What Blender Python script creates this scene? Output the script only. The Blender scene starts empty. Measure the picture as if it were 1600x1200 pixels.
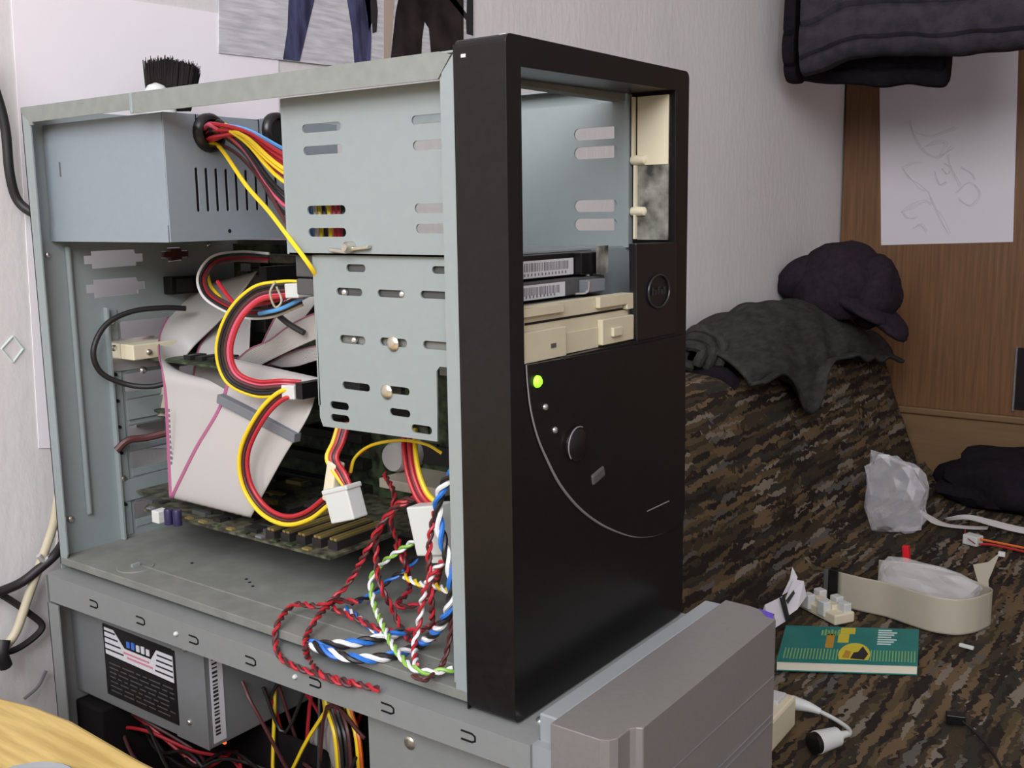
import bpy, bmesh, math, random
from mathutils import Vector, noise
from mathutils.geometry import tessellate_polygon
random.seed(7)
scene = bpy.context.scene
COL = scene.collection
# ------------------------------------------------------------------ camera
F_PX = 1625.0
YAW, PITCH, ROLL = (math.radians(a) for a in (126.53, -9.35, -0.8))
CAM = Vector((.3214, -.3924, .2541))
CD = Vector((math.cos(PITCH)*math.cos(YAW), math.cos(PITCH)*math.sin(YAW), math.sin(PITCH)))
_r = CD.cross(Vector((0, 0, 1))).normalized(); _u = _r.cross(CD)
CR = _r*math.cos(ROLL)+_u*math.sin(ROLL); CU = _u*math.cos(ROLL)-_r*math.sin(ROLL)
cd = bpy.data.cameras.new('camera'); cam = bpy.data.objects.new('camera', cd); COL.objects.link(cam)
cd.sensor_width = 36; cd.lens = F_PX/1600*36; cd.clip_start = .01
from mathutils import Matrix
m = Matrix((CR, CU, -CD)).transposed().to_4x4(); m.translation = CAM; cam.matrix_world = m
scene.camera = cam
# ------------------------------------------------------------------ light
w = bpy.data.worlds.new('world'); scene.world = w; w.use_nodes = True
w.node_tree.nodes['Background'].inputs[0].default_value = (.80, .82, .90, 1)
w.node_tree.nodes['Background'].inputs[1].default_value = 1.0
def area(name, loc, target, size, sy, power, col):
    l = bpy.data.lights.new(name, 'AREA'); l.shape = 'RECTANGLE'; l.size = size; l.size_y = sy; l.energy = power; l.color = col
    o = bpy.data.objects.new(name, l); COL.objects.link(o); o.location = loc
    o.rotation_euler = (Vector(target)-Vector(loc)).to_track_quat('-Z', 'Y').to_euler()
    return o
area('window_daylight', (.75, -1.70, 1.30), (.3, .3, .55), 1.8, 1.1, 66, (.97, .975, 1))
scene.view_settings.view_transform = 'Standard'; scene.view_settings.look = 'None'
scene.view_settings.exposure = 0.0; scene.view_settings.gamma = 1; scene.view_settings.use_curve_mapping = False

def at(px, py, ax, v):
    """point of the place that lies on the plane ax = v, measured from the photograph"""
    d = CD+CR*((px-800)/F_PX)+CU*((600-py)/F_PX); i = 'xyz'.index(ax)
    return CAM+d*((v-CAM[i])/d[i])

# ------------------------------------------------------------------ materials
def mat(name, col, rough=.6, metal=0., spec=.4, var=.0, vscale=40, bump=0., bscale=200, emit=None, estr=0, stretch=(1, 1, 1), col2=None, trans=0., alpha=1.):
    M = bpy.data.materials.new(name); M.use_nodes = True; nt = M.node_tree; b = nt.nodes['Principled BSDF']
    b.inputs['Base Color'].default_value = (*col, 1); b.inputs['Roughness'].default_value = rough
    b.inputs['Metallic'].default_value = metal; b.inputs['Specular IOR Level'].default_value = spec
    b.inputs['Transmission Weight'].default_value = trans; b.inputs['Alpha'].default_value = alpha
    if emit: b.inputs['Emission Color'].default_value = (*emit, 1); b.inputs['Emission Strength'].default_value = estr
    tc = nt.nodes.new('ShaderNodeTexCoord'); mp = nt.nodes.new('ShaderNodeMapping'); mp.inputs['Scale'].default_value = stretch
    nt.links.new(tc.outputs['Object'], mp.inputs['Vector'])
    n = nt.nodes.new('ShaderNodeTexNoise'); n.inputs['Scale'].default_value = vscale; n.inputs['Detail'].default_value = 6
    nt.links.new(mp.outputs[0], n.inputs['Vector'])
    rp = nt.nodes.new('ShaderNodeValToRGB')
    lo = tuple(max(0, c*(1-var)) for c in (col2 or col)); hi = tuple(min(1, c*(1+var)) for c in col)
    rp.color_ramp.elements[0].position = .35; rp.color_ramp.elements[1].position = .65
    rp.color_ramp.elements[0].color = (*lo, 1); rp.color_ramp.elements[1].color = (*hi, 1)
    nt.links.new(n.outputs['Fac'], rp.inputs['Fac']); nt.links.new(rp.outputs[0], b.inputs['Base Color'])
    if bump:
        n2 = nt.nodes.new('ShaderNodeTexNoise'); n2.inputs['Scale'].default_value = bscale; n2.inputs['Detail'].default_value = 4
        nt.links.new(mp.outputs[0], n2.inputs['Vector'])
        bp = nt.nodes.new('ShaderNodeBump'); bp.inputs['Strength'].default_value = bump; bp.inputs['Distance'].default_value = .002
        nt.links.new(n2.outputs['Fac'], bp.inputs['Height']); nt.links.new(bp.outputs[0], b.inputs['Normal'])
    return M
def camo():
    M = bpy.data.materials.new('camouflage_weave'); M.use_nodes = True; nt = M.node_tree; b = nt.nodes['Principled BSDF']
    b.inputs['Roughness'].default_value = .95; b.inputs['Specular IOR Level'].default_value = .1
    tc = nt.nodes.new('ShaderNodeTexCoord'); mp = nt.nodes.new('ShaderNodeMapping'); mp.inputs['Scale'].default_value = (150, 14, 150)
    n = nt.nodes.new('ShaderNodeTexNoise'); n.inputs['Scale'].default_value = 70; n.inputs['Detail'].default_value = 5
    mx = nt.nodes.new('ShaderNodeMixRGB'); mx.blend_type = 'LINEAR_LIGHT'; mx.inputs[0].default_value = .007
    nt.links.new(tc.outputs['Object'], n.inputs['Vector']); nt.links.new(tc.outputs['Object'], mx.inputs[1]); nt.links.new(n.outputs['Color'], mx.inputs[2])
    nt.links.new(mx.outputs[0], mp.inputs['Vector'])
    v = nt.nodes.new('ShaderNodeTexVoronoi'); v.inputs['Scale'].default_value = 1.0; v.inputs['Randomness'].default_value = 1
    nt.links.new(mp.outputs[0], v.inputs['Vector'])
    s = nt.nodes.new('ShaderNodeSeparateColor'); nt.links.new(v.outputs['Color'], s.inputs[0])
    rp = nt.nodes.new('ShaderNodeValToRGB'); rp.color_ramp.interpolation = 'CONSTANT'
    cols = [(0, (.024, .018, .015)), (.26, (.050, .038, .024)), (.46, (.085, .062, .033)), (.60, (.034, .030, .024)), (.74, (.13, .088, .048)), (.86, (.185, .155, .12)), (.95, (.10, .09, .08))]
    e = rp.color_ramp.elements
    e[0].position = 0; e[0].color = (*cols[0][1], 1); e[1].position = cols[1][0]; e[1].color = (*cols[1][1], 1)
    for p, c in cols[2:]:
        k = e.new(p); k.color = (*c, 1)
    nt.links.new(s.outputs[0], rp.inputs['Fac']); nt.links.new(rp.outputs[0], b.inputs['Base Color'])
    n2 = nt.nodes.new('ShaderNodeTexNoise'); n2.inputs['Scale'].default_value = 500
    bp = nt.nodes.new('ShaderNodeBump'); bp.inputs['Strength'].default_value = .5; bp.inputs['Distance'].default_value = .002
    nt.links.new(tc.outputs['Object'], n2.inputs['Vector']); nt.links.new(n2.outputs['Fac'], bp.inputs['Height']); nt.links.new(bp.outputs[0], b.inputs['Normal'])
    return M
MT = dict(
    steel=mat('galvanised_steel', (.265, .305, .308), .5, .1, .45, .015, 160),
    steel_grey=mat('warm_grey_shaded_steel', (.225, .232, .228), .55, .1, .4, .02, 160), psu_grey=mat('warm_grey_shaded_housing', (.16, .165, .168), .55, .1, .4, .02, 160),  # lower case greys, own tone taken darker for the shade down there
    strip_grey=mat('scuffed_steel', (.225, .24, .225), .55, .1, .4, .06, 120),
    steel_dusty=mat('dusty_steel', (.185, .19, .17), .75, 0, .3, .10, 60),
    psu_steel=mat('power_supply_steel', (.245, .285, .32), .5, .1, .4, .015, 200),
    zinc=mat('zinc_screw', (.62, .58, .50), .28, .9, .5),
    chrome=mat('chrome', (.8, .8, .8), .2, .9, .5),
    black=mat('black_plastic', (.0072, .0064, .0068), .30, 0, .3, .2, 300, .03, 900),
    black_gloss=mat('black_gloss_plastic', (.008, .007, .008), .3, 0, .45),
    black_rub=mat('black_rubber', (.016, .015, .016), .5, 0, .4),
    darkgrey=mat('dark_grey_plastic', (.07, .07, .07), .5),
    grey=mat('grey_plastic', (.16, .17, .19), .5),
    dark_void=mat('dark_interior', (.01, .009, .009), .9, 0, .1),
    edge=mat('highlight_and_line_plastic', (.24, .24, .26), .3, .3, .6),  # pale grey for groove and mark lines and the raised panel's highlight
    beige=mat('yellowed_plastic', (.50, .45, .32), .5, 0, .4, .03, 80),
    cream=mat('cream_plastic', (.66, .60, .44), .5),
    white_pl=mat('white_nylon', (.56, .58, .56), .45, 0, .5),
    pcb=mat('green_circuit_board', (.045, .065, .032), .5, 0, .4, .5, 130, col2=(.02, .026, .016)),
    pcb2=mat('brown_green_circuit_board', (.085, .085, .055), .5, 0, .4, .4, 150, col2=(.04, .04, .028)),
    chip=mat('chip_black', (.018, .017, .016), .5),
    gold=mat('gold_pins', (.42, .32, .12), .4, .6),
    ribbon=mat('grey_ribbon_cable', (.43, .41, .395), .45, 0, .4),
    ribbon_b=mat('beige_ribbon_cable', (.40, .365, .285), .5, 0, .4),
    stripe=mat('pink_stripe', (.34, .10, .19), .5),
    red=mat('red_wire', (.42, .02, .03), .4), black_w=mat('black_wire', (.016, .014, .014), .4),
    yellow=mat('yellow_wire', (.78, .55, .02), .4), blue=mat('blue_wire', (.03, .16, .55), .4),
    white_w=mat('white_wire', (.75, .75, .75), .4), green=mat('green_wire', (.25, .48, .08), .4),
    pink_w=mat('pink_wire', (.62, .10, .17), .4), orange=mat('orange_wire', (.62, .13, .02), .4),
    brown_w=mat('brown_wire', (.08, .025, .025), .45), purple=mat('purple_wire', (.20, .06, .28), .4), lightblue=mat('light_blue_wire', (.12, .38, .78), .4),
    silver=mat('silver_plastic', (.21, .195, .185), .45, .2, .5, .03, 300),
    silver_lt=mat('light_grey_plastic', (.27, .29, .30), .5, .1),
    navy=mat('navy_edge', (.02, .016, .06), .4), violet=mat('violet_sticker', (.10, .06, .42), .4),
    paper=mat('white_paper', (.84, .80, .84), .9, 0, .1, .02, 8), paper2=mat('drawing_paper', (.60, .57, .60), .9, 0, .1),
    label=mat('white_label', (.55, .55, .57), .6), ink=mat('black_ink', (.02, .02, .02), .7), greyink=mat('grey_ink', (.15, .15, .16), .7),
    pencil=mat('pencil_line', (.50, .475, .50), .9), blue_ink=mat('blue_ink', (.05, .14, .5), .6), red_ink=mat('red_ink', (.5, .2, .25), .6),
    denim=mat('print_denim', (.055, .058, .115), .8, 0, .1, .5, 40, stretch=(1, 3, .6)),
    print_dark=mat('print_dark', (.022, .016, .016), .8, 0, .1, .5, 30), print_tan=mat('print_tan', (.42, .34, .28), .8, 0, .1),
    poster=mat('print_water', (.62, .62, .64), .8, 0, .1, .0, 30, stretch=(1, 1, 9), col2=(.44, .44, .46)),
    wall=mat('pale_wallpaper', (.68, .655, .655), .9, 0, .15, .03, 5, .32, 90, stretch=(1, 1, .45)),
    wall_l=mat('lilac_wallpaper', (.60, .57, .60), .9, 0, .15, .02, 8, .2, 120),
    wood=mat('brown_veneer', (.150, .074, .031), .45, 0, .35, .08, 26, .1, 60, stretch=(6, 6, .25), col2=(.118, .057, .024)),
    wood_lt=mat('light_brown_veneer', (.155, .090, .043), .5, 0, .3, .08, 20, stretch=(.4, 4, 5)),
    desk=mat('yellow_pine', (.58, .42, .15), .5, 0, .4, .05, 16, stretch=(1.2, 14, 6), col2=(.47, .32, .095)),
    floor=mat('brown_floorboards', (.16, .09, .05), .5, 0, .3, .2, 10, stretch=(1, 8, 1)),
    floor_dk=mat('floorboard_gap', (.03, .02, .015), .9),
    camo=camo(),
    cloth_g=mat('charcoal_knit', (.038, .038, .035), .95, 0, .1, .25, 120, .5, 500, stretch=(1, .3, 1)),
    cloth_p=mat('plum_black_cloth', (.022, .015, .021), .95, 0, .1, .2, 100, .5, 400),
    cloth_k=mat('black_cloth', (.011, .009, .012), .95, 0, .1, .2, 100, .4, 400),
    cloth_s=mat('slate_cloth', (.034, .031, .038), .9, 0, .1, .2, 60, .4, 400),
    teal=mat('teal_cover', (.018, .17, .15), .5, 0, .4, .08, 30), pages=mat('page_block', (.66, .62, .50), .8),
    yel_print=mat('yellow_print', (.58, .48, .04), .6), ochre=mat('ochre_print', (.42, .24, .03), .6), lime_print=mat('lime_print', (.20, .38, .14), .6), white_print=mat('white_print', (.55, .66, .62), .6),
    bag=mat('clear_film', (.85, .85, .88), .22, 0, .6, trans=.3, alpha=.34),
    led=mat('green_led', (.3, .8, .05), .3, emit=(.33, 1, .03), estr=1.1), led_red=mat('orange_led', (.9, .2, .05), .3, emit=(1, .12, .02), estr=1.6),
    bristle=mat('black_bristle', (.012, .009, .009), .8), gap_grey=mat('smoked_film', (.22, .22, .19), .25, 0, .6, .4, 70, col2=(.07, .07, .06)),
    red_pl=mat('red_plastic', (.6, .01, .02), .5),
)

# ------------------------------------------------------------------ mesh builders
ORG = {}
class MB:
    def __init__(s): s.v = []; s.f = []
    def add(s, vs, fs):
        k = len(s.v); s.v += [Vector(p) for p in vs]; s.f += [tuple(i+k for i in f) for f in fs]; return s
    def box(s, x0, x1, y0, y1, z0, z1):
        return s.add([(x, y, z) for x in (x0, x1) for y in (y0, y1) for z in (z0, z1)],
                     [(0, 1, 3, 2), (4, 6, 7, 5), (0, 4, 5, 1), (2, 3, 7, 6), (0, 2, 6, 4), (1, 5, 7, 3)])
    def obox(s, c, ux, uy, uz, a, b, d):
        """box with centre c, axes ux uy uz, half sizes a b d"""
        c = Vector(c); ux, uy, uz = Vector(ux), Vector(uy), Vector(uz)
        return s.add([c+ux*(i*a)+uy*(j*b)+uz*(k*d) for i in (-1, 1) for j in (-1, 1) for k in (-1, 1)],
                     [(0, 1, 3, 2), (4, 6, 7, 5), (0, 4, 5, 1), (2, 3, 7, 6), (0, 2, 6, 4), (1, 5, 7, 3)])
    def plate(s, ax, a0, a1, outer, holes=()):
        """polygon with holes in the plane normal to ax, thick from a0 to a1. 2D = the other two axes in xyz order"""
        i = 'xyz'.index(ax); o = [k for k in range(3) if k != i]
        def P(q, a):
            p = [0, 0, 0]; p[i] = a; p[o[0]] = q[0]; p[o[1]] = q[1]; return p
        loops = [list(outer)]+[list(h) for h in holes]
        flat = [q for l in loops for q in l]; n = len(flat)
        tris = tessellate_polygon([[Vector((q[0], q[1], 0)) for q in l] for l in loops])
        vs = [P(q, a0) for q in flat]+[P(q, a1) for q in flat]
        fs = [tuple(t) for t in tris]+[tuple(j+n for j in reversed(t)) for t in tris]
        k = 0
        for l in loops:
            c = len(l)
            for j in range(c): fs.append((k+j, k+(j+1) % c, n+k+(j+1) % c, n+k+j))
            k += c
        return s.add(vs, fs)
    def tube(s, pts, r, n=8, cap=True, res=5, smoothpath=True):
        P = spline(pts, res) if smoothpath else [Vector(p) for p in pts]
        T = []
        for i in range(len(P)):
            t = P[min(i+1, len(P)-1)]-P[max(i-1, 0)]; T.append(t.normalized() if t.length > 1e-9 else Vector((1, 0, 0)))
        u = T[0].orthogonal().normalized(); vs = []
        for i, p in enumerate(P):
            u = (u-T[i]*u.dot(T[i])); u = u.normalized() if u.length > 1e-9 else T[i].orthogonal().normalized()
            v = T[i].cross(u); rr = r(i/(len(P)-1)) if callable(r) else r
            vs += [p+(u*math.cos(2*math.pi*k/n)+v*math.sin(2*math.pi*k/n))*rr for k in range(n)]
        fs = [(i*n+k, i*n+(k+1) % n, (i+1)*n+(k+1) % n, (i+1)*n+k) for i in range(len(P)-1) for k in range(n)]
        if cap: fs += [tuple(reversed(range(n))), tuple(range((len(P)-1)*n, len(P)*n))]
        return s.add(vs, fs)
    def lathe(s, c, axis, prof, n=20):
        a = Vector(axis).normalized(); u = a.orthogonal().normalized(); v = a.cross(u); c = Vector(c)
        vs = []; 
        for h, r in prof: vs += [c+a*h+(u*math.cos(2*math.pi*k/n)+v*math.sin(2*math.pi*k/n))*r for k in range(n)]
        m_ = len(prof)
        fs = [(i*n+k, i*n+(k+1) % n, (i+1)*n+(k+1) % n, (i+1)*n+k) for i in range(m_-1) for k in range(n)]
        fs += [tuple(reversed(range(n))), tuple(range((m_-1)*n, m_*n))]
        return s.add(vs, fs)
    def grid(s, rows):
        m_ = len(rows[0]); vs = [p for r in rows for p in r]
        return s.add(vs, [(i*m_+j, i*m_+j+1, (i+1)*m_+j+1, (i+1)*m_+j) for i in range(len(rows)-1) for j in range(m_-1)])
    def build(s, name, m_, parent=None, smooth=False, bevel=0, solid=0, seg=2, sub=0):
        me = bpy.data.meshes.new(name)
        if parent is not None: org = ORG[parent.name]
        else:
            xs = [min(p[i] for p in s.v) for i in range(3)]; xe = [max(p[i] for p in s.v) for i in range(3)]
            org = Vector(((xs[0]+xe[0])/2, (xs[1]+xe[1])/2, xs[2]))
        me.from_pydata([p-org for p in s.v], [], s.f); me.validate()
        bm = bmesh.new(); bm.from_mesh(me)
        bmesh.ops.remove_doubles(bm, verts=bm.verts, dist=1e-6)
        if not solid: bmesh.ops.recalc_face_normals(bm, faces=bm.faces)
        bm.to_mesh(me); bm.free()
        if smooth:
            for p in me.polygons: p.use_smooth = True
            me.set_sharp_from_angle(angle=math.radians(40))
        me.materials.append(MT[m_] if isinstance(m_, str) else m_)
        o = bpy.data.objects.new(name, me); COL.objects.link(o); ORG[o.name] = org
        if parent is not None: o.parent = parent
        else: o.location = org
        if solid:
            md = o.modifiers.new('thickness', 'SOLIDIFY'); md.thickness = solid; md.offset = 0
        if bevel:
            md = o.modifiers.new('bevel', 'BEVEL'); md.width = bevel; md.segments = seg; md.limit_method = 'ANGLE'; md.angle_limit = math.radians(40)
        if sub:
            md = o.modifiers.new('sub', 'SUBSURF'); md.levels = sub; md.render_levels = sub
        return o
def spline(pts, res=5):
    P = [Vector(p) for p in pts]
    if len(P) < 3:
        return [P[0].lerp(P[-1], i/res) for i in range(res+1)]
    Q = [P[0]*2-P[1]]+P+[P[-1]*2-P[-2]]; out = []
    for i in range(1, len(Q)-2):
        a, b, c, d = Q[i-1:i+3]
        for k in range(res):
            t = k/res
            out.append(.5*((2*b)+(c-a)*t+(2*a-5*b+4*c-d)*t*t+(3*b-a-3*c+d)*t**3))
    out.append(P[-1]); return out
def tag(o, label, cat, group=None, kind=None):
    if label: o['label'] = label
    if cat: o['category'] = cat
    if group: o['group'] = group
    if kind: o['kind'] = kind
    return o
def thing(name, loc, label, cat, group=None):
    o = bpy.data.objects.new(name, None); COL.objects.link(o); o.location = loc; o.empty_display_size = .02
    ORG[o.name] = Vector(loc); return tag(o, label, cat, group)
def struct(o): o['kind'] = 'structure'; return o
def rr(cx, cy, w_, h_, r, n=5, ang=0.):
    out = []
    r = min(r, w_/2, h_/2)
    for (sx, sy, a0) in ((1, 1, 0), (-1, 1, 90), (-1, -1, 180), (1, -1, 270)):
        for k in range(n):
            a = math.radians(a0+90*k/(n-1)); out.append((sx*(w_/2-r)+r*math.cos(a), sy*(h_/2-r)+r*math.sin(a)))
    c, s_ = math.cos(ang), math.sin(ang)
    return [(cx+x*c-y*s_, cy+x*s_+y*c) for x, y in out]
def slot_px(x0, x1, yc, hpx, yplane):
    """rounded slot on the plane y = yplane between two pixels"""
    a = at(x0, yc, 'y', yplane); b = at(x1, yc+(x1-x0)*.05, 'y', yplane); t = at((x0+x1)/2, yc-hpx/2, 'y', yplane); u = at((x0+x1)/2, yc+hpx/2, 'y', yplane)
    return rr((a.x+b.x)/2, (t.z+u.z)/2, abs(b.x-a.x), abs(t.z-u.z), 1)
def screw(parent, c, axis, r=.0032, m_='zinc', name='screw'):
    mb = MB().lathe(c, axis, [(0, r), (.0009, r), (.0018, r*.75), (.0022, r*.3)], 14)
    return mb.build(name, m_, parent, smooth=True)

# ------------------------------------------------------------------ the setting
XW = -.43; YW = at(1310, 380, 'x', XW).y; ZF = -.45; ZS = -.284
struct(MB().box(XW-.02, XW, -1.8, YW+.6, ZF, 1.9).build('wall_back', 'wall'))
fl = struct(MB().box(XW, 2.0, -1.8, YW+.6, ZF-.03, ZF-.006).build('floor', 'floor_dk'))
for i in range(26):
    y0 = -1.8+i*.18
    if y0+.178 > YW+.6: break
    MB().box(XW, 2.0, y0, y0+.178, ZF-.006, ZF).build('floorboard', 'floor', fl)

struct(MB().plate('y', -1.80, -1.74, [(XW, ZF), (2.0, ZF), (2.0, 1.9), (XW, 1.9)], [[(-.20, .60), (1.70, .60), (1.70, 1.86), (-.20, 1.86)]]).build('wall_left', 'wall'))
struct(MB().box(2.0, 2.02, -1.8, YW+.6, ZF, 1.9).build('wall_front', 'wall'))
struct(MB().box(XW, 2.0, YW+.58, YW+.6, ZF, 1.9).build('wall_right', 'wall'))
struct(MB().box(XW, 2.0, -1.8, YW+.6, 1.9, 1.92).build('ceiling', 'paper'))

# ------------------------------------------------------------------ papers on the wall
def wallpoly(pts, x0, x1): return MB().plate('x', x0, x1, [(at(a, b, 'x', XW).y, at(a, b, 'x', XW).z) for a, b in pts])
tag(wallpoly([(16, -10), (36, 300), (60, 700), (440, 700), (436, 300), (434, 60), (340, 21), (214, 2), (120, -14)], XW+.0002, XW+.0008).build('wall_paper_sheet', 'paper'),
    'large blank white sheet hanging on the wall left of the dark poster', 'paper')
po = thing('wall_poster', (XW+.001, .38, .39), 'black and white wall poster showing legs in jeans before rippled water', 'poster')
wallpoly([(340, -150), (740, -150), (737, 128), (520, 103), (340, 83)], XW+.001, XW+.0018).build('poster_sheet', 'poster', po)
for nm, m_, pl in (('printed_leg', 'denim', [(454, -150), (520, -150), (500, -60), (489, 0), (478, 45), (466, 96), (440, 93), (447, 45)]),
                   ('printed_leg', 'denim', [(540, -150), (590, -150), (576, 0), (578, 60), (576, 108), (552, 106), (548, 50), (540, 0)]),
                   ('printed_hand', 'ink', [(568, 0), (584, -20), (588, 18), (586, 50), (580, 52), (579, 34), (574, 50), (572, 28)]),
                   ('printed_edge', 'print_tan', [(597, -150), (616, -150), (614, 0), (606, 110), (597, 110)]),
                   ('printed_trousers', 'print_dark', [(625, -150), (722, -150), (722, 0), (722, 122), (674, 116), (668, 45), (661, 34), (657, 62), (655, 114), (606, 112), (616, 20), (620, 0)]),
                   ('printed_strap', 'ink', [(698, -2), (706, -6), (727, 22), (728, -60), (737, -60), (737, 56), (727, 53), (726, 32)])):
    wallpoly(pl, XW+.0018, XW+.0022).build(nm, m_, po)
mb = MB()
dm = [at(*p, 'x', XW) for p in ((20, 525), (36, 545), (20, 566), (2, 545))]
for i in range(4): mb.tube([dm[i]+Vector((.0003, 0, 0)), dm[(i+1) % 4]+Vector((.0003, 0, 0))], .0007, 5, res=1, smoothpath=False)
mb.build('wallpaper_motif', 'white_print', bpy.data.objects['wall_back'])

# ------------------------------------------------------------------ wardrobe
wd = thing('wardrobe', (.3, YW+.25, ZF), 'brown wooden wardrobe side standing beyond the camouflage sofa', 'wardrobe')
zl = -.149
MB().box(XW+.004, 1.3, YW, YW+.5, zl, 1.7).build('side_panel', 'wood', wd, bevel=.002)
MB().box(XW+.004, 1.3, YW-.012, YW, zl-.012, zl+.002).build('ledge', 'wood_lt', wd, bevel=.003)
MB().box(XW+.004, 1.3, YW-.004, YW+.5, ZF, zl-.012).build('base_panel', 'wood_lt', wd)
MB().box(-.0735, .35, YW-.006, YW, zl+.016, -.014).build('dark_glass_panel', 'black_gloss', wd)
MB().box(-.077, -.0735, YW-.008, YW, zl+.012, -.012).build('panel_edge', 'chrome', wd)
dr = thing('pencil_drawing', (-.21, YW-.002, .18), 'sheet of paper with a faint pencil drawing pinned to the brown wardrobe', 'drawing')
def cabp(px, py, d=0): p = at(px, py, 'y', YW); return Vector((p.x, YW-d, p.z))
q = [cabp(*p) for p in ((1377, 383), (1583, 378), (1592, 60), (1374, 60))]
MB().plate('y', YW-.0012, YW-.0002, [(p.x, p.z) for p in q]).build('paper_sheet', 'paper2', dr)
rs = random.Random(5)
mb = MB()
strokes = [[(1420, 190), (1428, 215), (1445, 238), (1470, 245), (1488, 230)], [(1430, 205), (1455, 212), (1480, 205), (1495, 200)], [(1448, 228), (1462, 222), (1478, 226), (1470, 240)],
           [(1412, 262), (1420, 275), (1438, 290), (1448, 300)], [(1412, 262), (1425, 254), (1440, 256)], [(1482, 240), (1484, 255), (1492, 275), (1500, 290)],
           [(1478, 255), (1486, 262), (1480, 270), (1472, 262)], [(1495, 300), (1510, 285), (1525, 290), (1530, 305), (1515, 320), (1498, 312)], [(1462, 270), (1470, 290), (1480, 285)],
           [(1410, 330), (1425, 322), (1445, 315), (1455, 322)], [(1410, 330), (1418, 342), (1430, 340)], [(1450, 300), (1458, 320), (1470, 340), (1485, 365)], [(1425, 358), (1440, 352), (1448, 362)], [(1500, 262), (1518, 268), (1525, 280)]]
for st in strokes:
    for k in range(3):
        mb.tube([cabp(a+rs.uniform(-3, 3), b+rs.uniform(-3, 3), .0013) for a, b in st], .0006, 4, res=4)
mb.build('pencil_lines', 'pencil', dr)

# ------------------------------------------------------------------ sofa with camouflage cover
def nz(x, y, z, s): return noise.noise(Vector((x*s, y*s, z*s)))
XT, ZT = -.315, .018
def sofa_top(y): return ZT-.035*max(0, (y-1.15)/.6)**1.5
def sofa_prof(y):
    zt = sofa_top(y)
    P = [(-.425, zt-.02), (-.40, zt-.003), (-.365, zt), (-.325, zt-.006), (-.300, zt-.03), (-.285, zt-.08), (-.262, zt-.16), (-.238, ZS+.05), (-.215, ZS+.012), (-.17, ZS+.001), (0, ZS), (.4, ZS), (.80, ZS), (.86, ZS-.012), (.875, ZS-.05), (.878, ZF+.002)]
    return spline([(a, 0, b) for a, b in P], 6)
sf = thing('sofa', (.2, 1.0, ZF), 'low sofa under a brown camouflage cover in the corner by the wardrobe', 'sofa')
rows = []
ys = [.235+(1.745-.235)*i/110 for i in range(111)]
for y in ys:
    edge = max(0, (y-1.68)/.065); r_ = []
    for p in sofa_prof(y):
        wob = nz(p.x, y, p.z, 7)*.008+nz(p.x, y*.6, p.z, 22)*.003
        up = p.z > ZS+.03
        r_.append(Vector((max(XW+.005, p.x+(wob if up else 0)+(.012*edge**2*(-1) if up else 0)), y, p.z+(wob*.6 if not up else wob*.3)-(.03*edge**3 if up else 0))))
    rows.append(r_)
rows.insert(0, [Vector((p.x, p.y, min(p.z, ZF+.002))) for p in rows[0]])
rows.append([Vector((p.x, p.y+.004, ZF+.002)) for p in rows[-1]])
MB().grid(rows).build('camouflage_cover', 'camo', sf, smooth=True, solid=.004)
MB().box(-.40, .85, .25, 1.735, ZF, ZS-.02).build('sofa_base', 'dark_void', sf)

# ------------------------------------------------------------------ lower computer (the silver one)
lp = thing('computer_case', (-.15, .09, ZF), 'open grey computer case with silver front, standing under the black tower', 'computer case')
LY0, LY1, LX0, LX1, LZ0, LZ1 = -.0115, .182, -.388, .047, ZF, -.0012
MB().box(LX0, LX1, LY0+.0008, LY1, LZ1-.001, LZ1).build('top_sheet', 'steel_grey', lp)
side = MB()
for i in range(0): pass
rail = MB().plate('y', LY0, LY0+.0008, [(-.384, LZ1), (LX1, LZ1), (LX1, -.0165), (-.372, -.0215), (-.384, -.0215)]).build('side_rail', 'steel_grey', lp)
for px, py in ((147, 944), (220, 970), (303, 1000), (392, 1033), (493, 1067), (606, 1107), (732, 1151)):
    c = at(px, py, 'y', LY0)
    s_ = .0046; c = Vector((c.x, LY0-.0001, c.z))
    pts = [c+Vector((-s_, 0, .0023)), c+Vector((s_*.5, 0, .0023)), c+Vector((s_*.95, 0, .0012)), c+Vector((s_*.95, 0, -.0012)), c+Vector((s_*.5, 0, -.0023)), c+Vector((-s_, 0, -.0023))]
    MB().tube(pts, .0006, 5, smoothpath=False).build('punched_tab', 'dark_void', rail)
for px, py in ((276, 990), (462, 1057)):
    c = at(px, py, 'y', LY0); screw(rail, c, (0, -1, 0), .0015, 'white_pl', 'dimple')
MB().box(LX0, -.374, LY0, LY0+.001, LZ0, LZ1-.022).build('rear_flange', 'steel_grey', lp)
MB().box(LX0, LX0+.001, LY0, LY1, LZ0, LZ1-.001).build('rear_panel', 'steel_grey', lp)
MB().box(LX0, LX1, LY1-.001, LY1, LZ0, LZ1-.001).build('far_panel', 'dark_void', lp)  # coloured near-black to give the shade inside the case
MB().box(LX0, LX1, LY0, LY1, LZ0, LZ0+.001).build('bottom_panel', 'steel_dusty', lp)
MB().box(LX0, LX1, LY0, LY0+.001, LZ0, LZ0+.02).build('bottom_rail', 'steel_grey', lp)
MB().box(LX1-.001, LX1, LY0+.001, LY1, LZ0, LZ1-.001).build('front_sheet', 'steel_grey', lp)
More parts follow.
